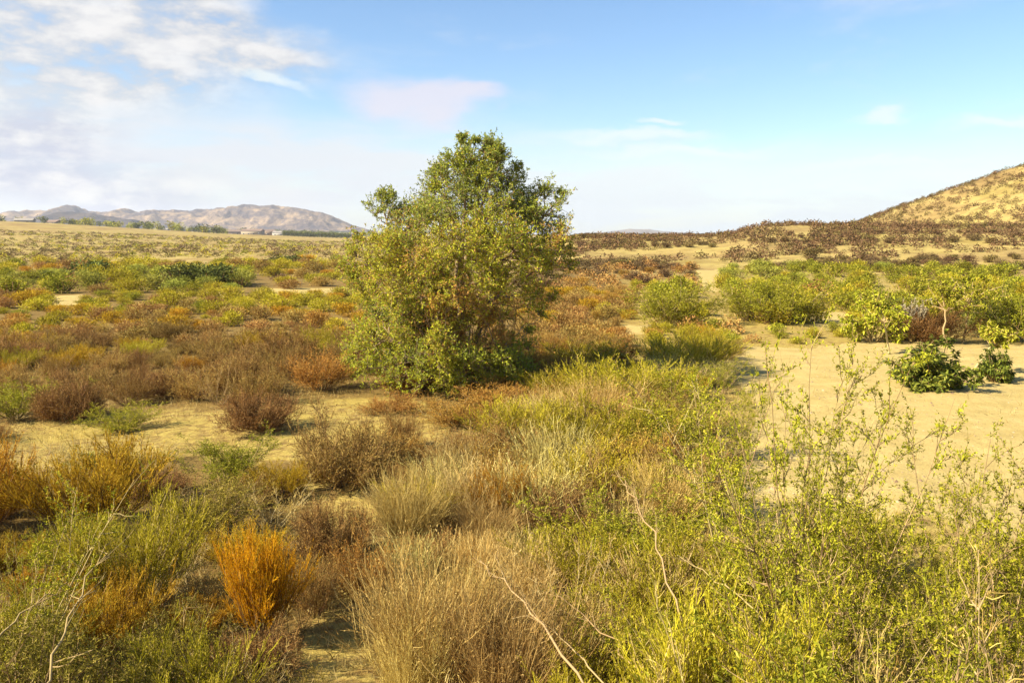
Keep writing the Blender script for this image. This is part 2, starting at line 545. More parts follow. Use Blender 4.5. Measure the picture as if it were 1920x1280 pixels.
def make_terrain():
    a = np.concatenate([np.radians(np.arange(-42, 42.01, 0.24)), np.radians(np.arange(45, 315.1, 5.0))])
    r = np.concatenate([[0.0], 0.8 * 1.031 ** np.arange(0, 282)])
    r = r[r < 4300]
    na, nr = len(a), len(r)
    A, R = np.meshgrid(a, r, indexing='ij')
    X = np.sin(A) * R; Y = np.cos(A) * R
    Z = height(X, Y)
    idx = np.arange(na * nr).reshape(na, nr)
    nx = np.roll(idx, -1, axis=0)
    f = np.stack([idx[:, :-1], idx[:, 1:], nx[:, 1:], nx[:, :-1]], -1).reshape(-1, 4)
    me = bpy.data.meshes.new('ground')
    v = np.stack([X, Y, Z], -1).reshape(-1, 3)
    me.vertices.add(len(v)); me.vertices.foreach_set('co', v.astype(np.float32).ravel())
    me.loops.add(len(f) * 4); me.loops.foreach_set('vertex_index', f.ravel().astype(np.int32))
    me.polygons.add(len(f)); me.polygons.foreach_set('loop_start', np.arange(0, len(f) * 4, 4, dtype=np.int32))
    me.polygons.foreach_set('use_smooth', np.ones(len(f), bool))
    px, py = project(v[:, 0], v[:, 1], v[:, 2])
    px = np.where(v[:, 1] > 0.2, px, -9999)
    s = inpoly(px, py, SAND).astype(float)
    for p in PATCHES: s = np.maximum(s, inpoly(px, py, p))
    at1 = me.attributes.new('sand', 'FLOAT', 'POINT'); at1.data.foreach_set('value', s.astype(np.float32))
    d = np.hypot(v[:, 0], v[:, 1])
    lit = (1 - smooth(d, 70, 110)) * (1 - s)  # darkens the floor of the shrub belts, standing in for shade between plants
    for p in BARE: lit = np.where(inpoly(px, py, p), 0.0, lit)
    lit = lit * (1 - .75 * smooth(np.degrees(np.arctan2(v[:, 0], v[:, 1])), 5, 10))
    at3 = me.attributes.new('brush_floor', 'FLOAT', 'POINT'); at3.data.foreach_set('value', lit.astype(np.float32))
    at2 = me.attributes.new('far', 'FLOAT', 'POINT'); at2.data.foreach_set('value', smooth(d, 40, 90).astype(np.float32))
    me.update(calc_edges=True)
    me.materials.append(ground_mat())
    o = bpy.data.objects.new('ground', me); COL.objects.link(o)
    o['kind'] = 'structure'


make_terrain()


# ------------------------------------------------------------------ far mountains
def mountain_mat(name, c1, c2, c3, sc):
    m = bpy.data.materials.new(name); m.use_nodes = True
    m.node_tree.nodes.clear(); q = NT(m.node_tree)
    geo = q.add('ShaderNodeNewGeometry').outputs['Position']
    n = q.noise(geo, sc, 8, .68)
    n2 = q.noise(geo, sc * 9, 5, .7)
    n = q.math('ADD', q.math('MULTIPLY', n, .7), q.math('MULTIPLY', n2, .3))
    col = q.ramp(n, [(.39, tuple(v * .8 for v in c1)), (.48, tuple(v * .8 for v in c2)), (.57, tuple(v * .75 for v in c3))])
    pb = q.add('ShaderNodeBsdfPrincipled'); q.put(pb.inputs['Base Color'], col)
    pb.inputs['Roughness'].default_value = 1; pb.inputs['Specular IOR Level'].default_value = 0
    bp = q.add('ShaderNodeBump'); bp.inputs['Distance'].default_value = 14; bp.inputs['Strength'].default_value = .8
    q.put(bp.inputs['Height'], n); q.l.new(bp.outputs[0], pb.inputs['Normal'])
    out = q.add('ShaderNodeOutputMaterial'); q.l.new(pb.outputs[0], out.inputs[0])
    return m


def mountains(name, prof, dist, depth, mat, seed, rough=1.0):
    xs = [p[0] for p in prof]; ys = [p[1] for p in prof]
    a = np.linspace(math.atan((xs[0] - 960) / F), math.atan((xs[-1] - 960) / F), int((xs[-1] - xs[0]) / 3) + 2)
    t = np.linspace(-1, 1, 60)
    A, T = np.meshgrid(a, t, indexing='ij')
    R = dist / np.cos(A) + T * depth
    px = 960 + F * np.tan(A)
    top = (440 - np.interp(px, xs, ys)) / F * dist + CAM_H
    X = np.sin(A) * R; Y = np.cos(A) * R
    rid = 1 - np.abs(fbm(X / 190.0, Y / 260.0, seed, 5)) * 2.2
    rid2 = 1 - np.abs(fbm(X / 60.0, Y / 80.0, seed + 5, 4)) * 2
    body = np.clip(1 - np.abs(T) ** 1.25, 0, 1)
    Z = -3 + (top + 3) * body * (1 + rough * (0.42 * (rid - .55) + 0.22 * (rid2 - .45)) * (0.35 + np.abs(T)))
    na, nr = A.shape
    idx = np.arange(na * nr).reshape(na, nr)
    f = np.stack([idx[:-1, :-1], idx[:-1, 1:], idx[1:, 1:], idx[1:, :-1]], -1).reshape(-1, 4)
    b = MB(); b.add(np.stack([X, Y, Z], -1), f, 0.5)
    o = bpy.data.objects.new(name, b.mesh(name, [mat], True)); COL.objects.link(o)
    o['kind'] = 'structure'


mountains('mountains', [(-900, 402), (-600, 388), (-300, 396), (-60, 404), (0, 403), (70, 396), (150, 389), (200, 396), (260, 395), (330, 396), (375, 391),
                        (430, 389), (520, 388), (560, 394), (610, 401), (640, 412), (665, 422), (700, 432), (740, 441)], 3150, 420,
          mountain_mat('mountain_rock', (.085, .08, .09), (.15, .115, .10), (.40, .285, .175), .011), 5)  # dark bluish tones carry painted cloud shade beside the tan rock
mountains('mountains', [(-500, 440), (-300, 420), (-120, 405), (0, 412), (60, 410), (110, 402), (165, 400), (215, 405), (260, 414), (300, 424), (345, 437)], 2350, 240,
          mountain_mat('mountain_scrub_shade', (.035, .035, .045), (.065, .06, .06), (.13, .10, .08), .012), 19)  # dark scrub, with the shadow of clouds put into its colour
mountains('mountains', [(330, 441), (400, 432), (470, 434), (560, 436), (640, 434), (700, 438), (760, 441)], 2500, 160,
          mountain_mat('mountain_woods', (.03, .06, .03), (.06, .10, .045), (.10, .13, .06), .02), 29)
mountains('mountains', [(1080, 440), (1130, 436), (1180, 430), (1215, 429), (1260, 435), (1330, 440)], 3700, 250,
          mountain_mat('mountain_far', (.15, .15, .16), (.22, .20, .19), (.3, .26, .22), .004), 37)


# ------------------------------------------------------------------ plants: shapes
def tagged(o, label, cat, group=None):
    o['label'] = label; o['category'] = cat
    if group: o['group'] = group
    return o


class Kind:
    """one plant shape: parts = [(part name, mesh)], w and h its real size"""
    def __init__(self, parts, name):
        self.parts = parts; self.name = name
        v = np.concatenate([self.co(me) for _, me in parts])
        self.h = float(np.percentile(v[:, 2], 98.5))
        self.w = float(np.percentile(v[:, 0], 97.5) - np.percentile(v[:, 0], 2.5))

    @staticmethod
    def co(me):
        a = np.empty(len(me.vertices) * 3, np.float32); me.vertices.foreach_get('co', a)
        return a.reshape(-1, 3)


def dome(seed, h=.8, n0=40, k1=9, k2=7, ang=72, leaf='brown_leaf', twig='brown_twig', nl=3, L=.028, W=.011, up=.5, name='brown_shrub', rt=.0022):
    rng = np.random.default_rng(seed)
    O, D = fan(n0, 4, ang, .10 * h / .8, rng)
    # lopsided: some sides longer than others
    ph = np.arctan2(D[:, 1], D[:, 0]); lob = 1 + .22 * np.sin(ph * 2 + seed) + .14 * np.sin(ph * 3 + 2 * seed)
    P0 = grow(O, D, h * rng.uniform(.62, .95, n0) * lob, 4, up, .22, rng)
    s = MB(); s.tubes(P0, .006, .0025, 3, rng)
    o, d, t = spawn(P0, k1, .25, 1, 32, 14, rng)
    P1 = grow(o, d, h * rng.uniform(.22, .42, len(o)), 3, up * .8, .25, rng)
    s.tubes(P1, .0032, .0016, 2, rng)
    o, d, t = spawn(P1, k2, .15, 1, 34, 16, rng)
    P2 = grow(o, d, h * rng.uniform(.10, .24, len(o)), 2, .35, .2, rng)
    g = MB()
    g.tubes(P2, rt, rt * .6, 2, rng)
    o, d, t = spawn(P2, nl, .2, 1, 40, 20, rng)
    g.leaves(o, d, L * rng.uniform(.6, 1.3, len(o)), W, rng)
    return Kind([('stems', s.mesh('stems', [M[twig]])), ('foliage', g.mesh('foliage', [M[leaf]]))], name)


def broom(seed, h=1.0, n0=34, k1=10, k2=10, ang=38, leaf='broom_leaf', twig='twig', nl=4, L=.030, W=.008, name='broom_shrub', bend=.55, base=.14):
    rng = np.random.default_rng(seed)
    O, D = fan(n0, 2, ang, base, rng)
    P0 = grow(O, D, h * rng.uniform(.55, .95, n0), 4, bend * .7, .16, rng)
    s = MB(); s.tubes(P0, .008, .003, 3, rng)
    o, d, t = spawn(P0, k1, .25, 1, 24, 9, rng)
    P1 = grow(o, d, h * rng.uniform(.22, .42, len(o)), 3, bend, .14, rng)
    s.tubes(P1, .0036, .0018, 2, rng)
    o, d, t = spawn(P1, k2, .1, 1, 20, 9, rng)
    P2 = grow(o, d, h * rng.uniform(.08, .20, len(o)), 2, .5, .10, rng)
    g = MB(); g.tubes(P2, .0028, .0014, 2, rng)
    o, d, t = spawn(P2, nl, .1, 1, 22, 10, rng)
    g.leaves(o, d, L * rng.uniform(.6, 1.3, len(o)), W, rng)
    return Kind([('stems', s.mesh('stems', [M[twig]])), ('foliage', g.mesh('foliage', [M[leaf]]))], name)


def leafy(seed, h=1.4, n0=24, k1=10, k2=7, ang=58, leaf='green_leaf', twig='twig', nl=6, L=.05, W=.014, name='leafy_shrub', up=.4, base=.12, droop=0.0):
    rng = np.random.default_rng(seed)
    O, D = fan(n0, 2, ang, base, rng)
    ph = np.arctan2(D[:, 1], D[:, 0]); lob = 1 + .2 * np.sin(ph * 2 + seed)
    P0 = grow(O, D, h * rng.uniform(.6, 1.0, n0) * lob, 5, up, .2, rng)
    s = MB(); s.tubes(P0, .011, .003, 4, rng)
    o, d, t = spawn(P0, k1, .2, 1, 42, 14, rng)
    P1 = grow(o, d, h * rng.uniform(.16, .34, len(o)), 3, .3, .25, rng)
    s.tubes(P1, .004, .002, 2, rng)
    o, d, t = spawn(P1, k2, .1, 1, 44, 16, rng)
    P2 = grow(o, d, h * rng.uniform(.06, .14, len(o)), 2, .2, .25, rng)
    g = MB(); g.tubes(P2, .002, .001, 2, rng)
    o, d, t = spawn(P2, nl, .05, 1, 48, 18, rng); d[:, 2] -= droop
    tone = np.clip(rng.normal(.5, .25, len(o)), 0, 1)
    g.leaves(o, d, L * rng.uniform(.6, 1.25, len(o)), W, rng, rnd=tone)
    o, d, t = spawn(P1, nl, .2, 1, 48, 18, rng); d[:, 2] -= droop
    g.leaves(o, d, L * rng.uniform(.6, 1.25, len(o)), W, rng)
    return Kind([('stems', s.mesh('stems', [M[twig]])), ('foliage', g.mesh('foliage', [M[leaf]]))], name)


def thorny(seed, h=2.5, n0=13, k1=15, k2=5, ang=32, leaf='thorn_leaf', nl=9, L=.030, W=.0125, name='thorny_shrub', tall=False):
    """long pale wands with short curled side shoots set with small leaves"""
    rng = np.random.default_rng(seed)
    O, D = fan(n0, 1, ang, .22, rng)
    P0 = grow(O, D, h * rng.uniform(.6, 1.05, n0), 8, .12, .26, rng)
    s = MB(); s.tubes(P0, .010, .002, 4, rng)
    o, d, t = spawn(P0, k1, .18, 1, 45, 14, rng)
    P1 = grow(o, d, h * rng.uniform(.08, .24, len(o)) * (1.15 - .5 * t), 5, .25, .35, rng)
    s.tubes(P1, .0045, .0018, 3, rng)
    o, d, t = spawn(P1, k2, .12, 1, 52, 18, rng)
    P2 = grow(o, d, rng.uniform(.05, .15, len(o)), 3, .5, .5, rng)
    g = MB(); g.tubes(P2, .0022, .0012, 2, rng)
    o, d, t = spawn(P2, nl, .05, 1, 60, 16, rng)
    tone = np.clip(rng.normal(.5, .24, len(o)), 0, 1)
    g.leaves(o, d, L * rng.uniform(.5, 1.3, len(o)), W * rng.uniform(.7, 1.3, len(o)), rng, rnd=tone)
    o, d, t = spawn(P1, nl, .3, 1, 60, 16, rng)
    g.leaves(o, d, L * rng.uniform(.5, 1.3, len(o)), W, rng)
    return Kind([('stems', s.mesh('stems', [M['pale_stem'] if tall else M['twig']])), ('foliage', g.mesh('foliage', [M[leaf]]))], name)


def tuft(seed, h=.6, n=420, ang=34, mat='straw', base=.16, k1=2, name='grass_tuft', w=.0028):
    rng = np.random.default_rng(seed)
    O, D = fan(n, 0, ang, base, rng)
    P = grow(O, D, h * rng.uniform(.4, 1.05, n), 4, .1, .22, rng)
    g = MB(); g.tubes(P, w, w * .4, 2, rng)
    o, d, t = spawn(P, k1, .4, 1, 24, 9, rng)
    P1 = grow(o, d, h * rng.uniform(.1, .3, len(o)), 2, .1, .2, rng)
    g.tubes(P1, w * .8, w * .3, 2, rng)
    o, d, t = spawn(P1, 2, .5, 1, 25, 9, rng)
    g.leaves(o, d, .02, .006, rng)
    return Kind([('blades', g.mesh('blades', [M[mat]]))], name)


K = {
    'heath': [dome(s, .75, n0=60, k1=11, k2=9, leaf='heath_leaf', ang=76, W=.010, L=.025) for s in (5, 6)],
    'brown': [dome(s, h) for s, h in ((1, .8), (2, .9), (3, .75), (4, .85))],
    'rust': [dome(s, .7, leaf='rust_leaf', name='rusty_shrub', n0=34, ang=66) for s in (11, 12, 13)],
    'orange': [broom(21, 1.1, 46, 11, 10, 40, 'orange_leaf', 'brown_twig', name='orange_shrub', nl=5)],
    'gold': [broom(s, 1.1, 40, 11, 10, 52, 'gold_leaf', 'brown_twig', name='golden_shrub', nl=5) for s in (24, 25)],
    'broom': [broom(s, 1.1, ang=44) for s in (31, 32, 33, 34)],
    'leafy': [leafy(s) for s in (41, 42, 43, 44)],
    'olive': [leafy(s, 1.2, leaf='dull_leaf', name='olive_shrub', ang=52, W=.010, L=.042) for s in (45, 46, 47)],
    'sage': [leafy(s, 1.3, leaf='sage_leaf', name='sage_shrub', W=.012, ang=60) for s in (51, 52)],
    'dark': [leafy(s, 1.5, leaf='dark_leaf', name='dark_shrub', W=.018, ang=66, nl=8) for s in (61, 62)],
    'thorny': [thorny(s) for s in (71, 72, 73, 74)],
    'straw': [tuft(s, .62) for s in (81, 82, 83)],
    'hay': [tuft(s, .85, 900, 40, 'straw_brown', .22, 3) for s in (86, 87)],
    'twiggy': [thorny(s, 1.2, 12, 12, 6, 60, 'straw_brown', 2, .02, .006, 'dry_twiggy_shrub', True) for s in (91, 92)],
}


def link(name, data, parent=None):
    o = bpy.data.objects.new(name, data); COL.objects.link(o)
    if parent: o.parent = parent
    return o


def put(kind, x, y, w, h, label, group=None, cat='shrub', var=None, rz=None, parts=True, lean=0.0, z=None):
    """a plant of the given real width and height, standing on the ground"""
    k = random.choice(K[kind]) if var is None else K[kind][var % len(K[kind])]
    e = bpy.data.objects.new(k.name, None)
    COL.objects.link(e)
    e.empty_display_size = .1
    e.location = (x, y, (hz(x, y) if z is None else z) - .01)
    e.rotation_euler = (0, lean, random.uniform(0, 6.28) if rz is None else rz)
    e.scale = (w / k.w, w / k.w, h / k.h)
    tagged(e, label, cat, group)
    for nm, me in k.parts:
        link(nm, me, e)
    FEAT.append((x, y, w))
    return e


def put_px(kind, px, py, wpx, hpx, label, **kw):
    x, y, z = at(px, py)
    d = y * math.cos(PITCH) - (z - CAM_H) * math.sin(PITCH)
    return put(kind, x, y, wpx / F * d, hpx / F * d, label, **kw)


def put_top(kind, px, dist, pytop, w, label, **kw):
    """a plant whose foot is below the frame: distance and the row its top reaches"""
    v = px_dir(px, pytop); t = dist / v[1]
    x, y = v[0] * t, dist
    g = hz(x, y)
    return put(kind, x, y, w, CAM_H + v[2] * t - g, label, **kw)


random.seed(5)
FEAT = []

# ------------------------------------------------------------------ the big tree
def big_tree():
    rng = np.random.default_rng(404)
    bx, by, bz = at(850, 738)
    by += .6
    dist = by
    k = dist / F
    root = bpy.data.objects.new('olive_tree', None); COL.objects.link(root)
    root.location = (bx, by, bz)
    tagged(root, 'big bushy olive green tree standing alone in the middle of the scrub', 'tree')

    def loc(px, py, dy=0.0):
        v = px_dir(px, py); t = (by + dy) / v[1]
        return np.array([v[0] * t - bx, dy, CAM_H + v[2] * t - bz])
    rows = [(252, 866, 894), (262, 858, 945), (278, 852, 952), (300, 840, 955), (330, 820, 962), (350, 812, 975), (370, 800, 985), (385, 790, 1000),
            (400, 720, 1066), (430, 684, 1074), (460, 672, 1070), (490, 650, 1066), (515, 652, 1058), (540, 668, 1045), (565, 690, 1026),
            (590, 690, 1004), (615, 672, 992), (640, 664, 986), (670, 664, 988), (700, 680, 990), (722, 720, 970)]
    ys = [r[0] for r in rows]; Ls = [r[1] for r in rows]; Rs = [r[2] for r in rows]
    clumps = []          # position, radius, tone
    tries = 0
    while len(clumps) < 400 and tries < 14000:
        tries += 1
        py = rng.uniform(276, 722)
        L = np.interp(py, ys, Ls); R = np.interp(py, ys, Rs)
        hw = (R - L) / 2; cx = (R + L) / 2
        if rng.random() > hw / 200: continue
        a = rng.uniform(0, 2 * math.pi); rr = math.sqrt(rng.random())
        if rr < .45 and rng.random() < .6: continue
        rad = rng.uniform(16, 30) * (0.75 if py < 330 else 1)
        ins = max(hw - rad * .35, 4)
        px = cx + math.cos(a) * rr * ins; dy = math.sin(a) * rr * ins * k * .95
        # the thin, bare part right of the middle
        if 895 < px < 1010 and 545 < py < 655 and rng.random() < .45: continue
        p = loc(px, py, dy)
        if any(np.linalg.norm(p - c[0]) < (rad + c[1] / k) * k * .33 for c in clumps): continue
        tone = .42
        if py < 410: tone = .27
        if px < 830 and py > 560: tone = .47
        if 430 < py < 560: tone = .62
        if px > 960 and py < 430: tone = .25
        if 800 < px < 1015 and 545 < py < 660 and rng.random() < .7: tone = .95
        clumps.append((p, rad * k, tone + rng.normal(0, .12)))
    for px, py, r, dy in ((722, 388, 22, .1), (716, 372, 13, .15), (735, 372, 12, -.1), (705, 405, 22, -.2), (745, 402, 20, .3), (762, 398, 13, .3), (785, 396, 13, -.2),
                          (1022, 372, 26, .1), (1045, 385, 22, -.3), (1000, 380, 24, .4), (1020, 360, 16, 0), (1050, 365, 10, .2), (872, 272, 15, 0), (905, 284, 20, .1),
                          (936, 285, 13, -.2), (868, 262, 9, 0), (892, 268, 8, 0), (880, 292, 20, -.2), (925, 300, 22, .2), (815, 330, 15, 0), (828, 318, 13, .2), (845, 300, 15, -.3),
                          (972, 335, 16, .2), (962, 318, 12, 0), (655, 494, 18, 0), (668, 480, 20, .3), (652, 505, 16, .4), (668, 525, 20, .3), (672, 455, 20, -.3), (684, 545, 22, -.2), (700, 575, 20, .2), (664, 640, 20, .2), (660, 672, 22, .1), (672, 700, 22, 0), (690, 615, 22, .3), (990, 655, 18, .2), (988, 625, 16, .3), (1010, 590, 18, 0), (1030, 560, 18, .2), (1066, 500, 14, 0), (1060, 478, 18, .2), (820, 352, 14, 0),
                          (690, 690, 26, -.8), (740, 712, 26, -1.0), (790, 718, 24, -1.2), (850, 722, 24, -1.2), (910, 718, 24, -1.1), (955, 712, 22, -.8), (980, 690, 20, -.3),
                          (670, 660, 24, -.3), (700, 640, 26, -1.0), (760, 670, 28, -1.3), (820, 670, 28, -1.4), (880, 680, 28, -1.4), (940, 670, 26, -1.2)):
        clumps.append((loc(px, py, dy), r * k, .3 if py < 420 else (.5 if px < 830 else .42)))
    # trunk: several leaning stems from one foot
    forks = []
    trunk = MB()
    stems = [(862, 560, .0, .13), (830, 600, .35, .10), (905, 590, -.35, .10), (880, 610, .6, .09), (800, 640, -.4, .08)]
    for px, py, dy, r in stems:
        e = loc(px, py, dy)
        n = 8
        t = np.linspace(0, 1, n)[:, None]
        b = np.array([rng.uniform(-.15, .15), rng.uniform(-.15, .15), -.15])
        P = b * (1 - t) + e * t
        P[1:-1] += rng.normal(0, .035, (n - 2, 3))
        trunk.tubes(P[None], r, r * .62, 7, rng)
        forks.append((e, r * .6, P))
    link('trunk', trunk.mesh('trunk', [M['bark']], True), root)
    # main limbs climb from the stems; every clump hangs on a branch from the nearest limb point
    limbs = []
    for i, (px, py, dy) in enumerate([(878, 300, 0), (925, 330, .1), (840, 370, -.1), (725, 420, .1), (1020, 410, .1), (690, 500, .2), (1030, 500, -.2), (760, 480, -.8),
                                      (960, 470, -.8), (870, 450, .9), (720, 640, -.6), (940, 650, -.7), (820, 660, -.9), (900, 400, 0)]):
        e = loc(px, py, dy)
        j = int(np.argmin([np.linalg.norm(f[0] - e) + rng.uniform(0, .3) for f in forks]))
        src = forks[j][0] if py < 590 else forks[j][2][3]
        r = forks[j][1] * .75 if py < 590 else .05
        n = 9; t = np.linspace(0, 1, n)[:, None]
        P = src * (1 - t) + e * t
        P[:, 2] += (np.sin(t[:, 0] * math.pi) * .12 * np.linalg.norm(e - src))
        P[1:] += rng.normal(0, .03, (n - 1, 3))
        m = MB(); m.tubes(P[None], r, .014, 5, rng)
        link('limb', m.mesh('limb', [M['bark']], True), root)
        limbs.append(P)
    allp = np.concatenate(limbs)
    crown = MB(); tw = MB()
    for p, r, tone in clumps:
        dd = np.linalg.norm(allp - p, axis=1) + np.maximum(allp[:, 2] - p[2], 0) * 1.5
        s = allp[int(np.argmin(dd))]
        n = 6; t = np.linspace(0, 1, n)[:, None]
        P = s * (1 - t) + p * t
        P[1:] += rng.normal(0, .03, (n - 1, 3))
        tw.tubes(P[None], .016, .007, 4, rng)
        nt = 16
        D = nrm(rng.normal(size=(nt, 3)) + (p - s) / (np.linalg.norm(p - s) + .1) * .8 + np.array([0, 0, .45]))
        T = grow(np.repeat(p[None], nt, 0) - D * r * .1, D, r * rng.uniform(.8, 1.9, nt), 4, .25, .4, rng)
        tw.tubes(T, .006, .002, 3, rng)
        o, d, t = spawn(T, 6, .15, 1, 42, 15, rng)
        T2 = grow(o, d, r * rng.uniform(.25, .6, len(o)), 3, .2, .3, rng)
        tw.tubes(T2[::3], .0028, .0015, 2, rng)
        o, d, t = spawn(T2, 8, .1, 1, 45, 18, rng)
        keep = rng.random(len(o)) < (.62 if p[2] > 1.2 else .68)
        o = o[keep]; d = d[keep]
        tn = np.clip(rng.normal(tone, .17, len(o)), 0, .9 if tone < .85 else 1)
        dead = rng.random(len(o)) < (0.04 if p[2] > 3.8 or p[2] < 1.0 else .17)
        tn[dead] = rng.uniform(.93, 1, dead.sum())
        crown.leaves(o, d, 0.058 * rng.uniform(.6, 1.3, len(o)), .022, rng, rnd=tn)
    # bare brown twigs in the thin middle
    nb = 70
    O = np.stack([loc(rng.uniform(800, 1000), rng.uniform(560, 660), rng.uniform(-1.3, .6)) for _ in range(nb)])
    D = nrm(rng.normal(size=(nb, 3)) + np.array([.3, -.4, .5]))
    T = grow(O, D, rng.uniform(.3, .8, nb), 4, .1, .4, rng)
    dt = MB(); dt.tubes(T, .010, .003, 3, rng)
    o, d, t = spawn(T, 8, .2, 1, 40, 15, rng)
    T2 = grow(o, d, rng.uniform(.1, .3, len(o)), 3, 0, .4, rng); dt.tubes(T2, .004, .002, 2, rng)
    link('dead_branches', dt.mesh('dead_branches', [M['brown_twig']]), root)['kind'] = 'stuff'
    o, d, t = spawn(T2, 2, .3, 1, 40, 15, rng)
    crown.leaves(o, d, .05, .02, rng, rnd=rng.uniform(.93, 1, len(o)))
    link('twigs', tw.mesh('twigs', [M['bark']]), root)
    link('crown', crown.mesh('crown', [M['olive_leaf']]), root)


big_tree()


# ------------------------------------------------------------------ tree tobacco, castor-like bushes
def umbrella_plant(px, py, pytop, wpx, label, lean=(0, 0), seed=1, trunk_px=None, name='young_tree', sparse=1.0, leaf='lime_leaf'):
    rng = np.random.default_rng(seed)
    x, y, z = at(px, py)
    d = y
    k = d / F
    H = (py - pytop) * k; W = wpx * k
    root = bpy.data.objects.new(name, None); COL.objects.link(root); root.location = (x, y, z - .02)
    tagged(root, label, 'tree')
    top = np.array([lean[0] * k, lean[1], H * .62])
    t = np.linspace(0, 1, 7)[:, None]
    P = top * t; P[1:-1] += rng.normal(0, .012, (5, 3))
    s = MB(); s.tubes(P[None], .035, .02, 7, rng)
    link('trunk', s.mesh('trunk', [M['pale_stem']], True), root)
    nb = 11
    ph = rng.uniform(0, 6.28, nb); th = np.radians(rng.uniform(15, 75, nb))
    D = np.stack([np.sin(th) * np.cos(ph), np.sin(th) * np.sin(ph), np.cos(th)], -1)
    O = P[-1] - rng.uniform(0, .15, (nb, 1)) * top * .6
    L = np.minimum(W * .5 / np.maximum(np.sin(th), .35), H * .42 / np.maximum(np.cos(th), .3))
    B = grow(O, D, L * rng.uniform(.75, 1.05, nb), 6, -.12, .2, rng)
    b = MB(); b.tubes(B, .014, .005, 4, rng)
    o, dd, _ = spawn(B, 4, .3, 1, 40, 12, rng)
    B2 = grow(o, dd, W * .12 * rng.uniform(.6, 1.2, len(o)), 3, -.1, .3, rng); b.tubes(B2, .006, .003, 3, rng)
    link('branches', b.mesh('branches', [M['pale_stem']]), root)
    g = MB()
    for PP, n in ((B, int(36 * sparse)), (B2, int(42 * sparse))):
        o, dd, _ = spawn(PP, n, .3, 1, 65, 15, rng)
        dd[:, 2] -= .75
        g.leaves(o, dd, rng.uniform(.07, .13, len(o)), rng.uniform(.028, .05, len(o)), rng, rnd=np.clip(rng.normal(.6, .25, len(o)), 0, 1), up=.4)
    link('crown', g.mesh('crown', [M[leaf]]), root)
    return root


def bigleaf(seed, h, w, nb, leaf, name, ld=(.10, .17), n=14):
    rng = np.random.default_rng(seed)
    O, D = fan(nb, 10, 82, .12, rng)
    P = grow(O, D, rng.uniform(.6, 1, nb) * h * 1.05, 5, .25, .25, rng)
    P[..., :2] *= w / (2 * h)
    s = MB(); s.tubes(P, .012, .005, 4, rng)
    o, d, _ = spawn(P, 5, .3, 1, 45, 15, rng)
    P1 = grow(o, d, h * .22 * rng.uniform(.6, 1.2, len(o)), 3, .2, .3, rng); s.tubes(P1, .006, .003, 3, rng)
    g = MB()
    o, d, _ = spawn(P1, n, .1, 1, 62, 16, rng); d[:, 2] -= .55
    g.leaves(o, d, rng.uniform(*ld, len(o)), rng.uniform(ld[0] * .35, ld[1] * .4, len(o)), rng, rnd=np.clip(rng.normal(.45, .3, len(o)), 0, 1), up=.5)
    return Kind([('stems', s.mesh('stems', [M['twig']])), ('foliage', g.mesh('foliage', [M[leaf]]))], name)


K['sandbush'] = [bigleaf(201, 1.0, 1.7, 46, 'sandbush_leaf', 'leafy_bush', (.09, .15), 22), bigleaf(202, .9, 1.0, 30, 'sandbush_leaf', 'leafy_bush', (.08, .13), 20)]
ALT = {'heath': 'brown', 'olive': 'leafy', 'twiggy': 'brown', 'hay': 'brown', 'straw': 'gold', 'thorny': 'leafy'}
K['limebush'] = [bigleaf(203, 1.3, 1.5, 26, 'lime_leaf', 'leafy_bush', (.08, .14)), bigleaf(204, 1.4, 1.4, 24, 'lime_leaf', 'leafy_bush', (.08, .14))]

put_px('sandbush', 1745, 726, 122, 84, 'wide dark green bush sitting alone on the pale sand', var=0, rz=.4)
put_px('sandbush', 1866, 716, 54, 60, 'small round green bush on the sand just right of the leaning sapling', var=1)
umbrella_plant(1768, 650, 530, 120, 'slim tree with straight pale trunk behind the sand, left one of the two', seed=3, sparse=.9)
umbrella_plant(1806, 643, 512, 130, 'slim tree behind the sand, right one of the two', seed=4, lean=(8, 0), sparse=.9)
umbrella_plant(1818, 704, 612, 92, 'leaning sapling with a slanted pale stem and drooping leaves on the sand', lean=(42, .1), seed=5, sparse=.8)
umbrella_plant(1668, 664, 560, 90, 'short leafy sapling at the back edge of the sand, left of the tall slim trees', seed=6, lean=(-14, 0), sparse=1.2)
put_px('limebush', 1640, 640, 92, 92, 'upright yellow green bush behind the left end of the sand bank', var=0)
put_px('heath', 1735, 640, 110, 66, 'dark brown bush under the two slim trees', var=1)
put_px('dark', 1850, 632, 120, 80, 'dark green bush in the shade right of the two slim trees', var=0)
put_px('leafy', 1900, 640, 110, 112, 'tall fresh green shrub at the back right corner of the sand', var=1)
put_px('dark', 1700, 632, 70, 40, 'low dark bush left of the brown bush under the slim trees', var=1)


def plume_grass(px, py, pytop, label):
    rng = np.random.default_rng(9)
    x, y, z = at(px, py); H = (py - pytop) * y / F
    root = bpy.data.objects.new('plume_grass', None); COL.objects.link(root); root.location = (x, y, z)
    tagged(root, label, 'grass')
    O, D = fan(60, 0, 22, .08, rng); P = grow(O, D, H * rng.uniform(.5, .95, 60), 4, 0, .12, rng)
    a = MB(); a.tubes(P, .006, .003, 2, rng); link('blades', a.mesh('blades', [M['straw']]), root)
    o, d, _ = spawn(P, 40, .55, 1, 30, 14, rng)
    b = MB(); b.leaves(o, d, .10, .03, rng); link('plumes', b.mesh('plumes', [M['plume']]), root)


plume_grass(1708, 640, 545, 'pale feathery plume grass among green shrubs behind the sand')

# ------------------------------------------------------------------ shrubs of the near ground, one by one
N = put_px
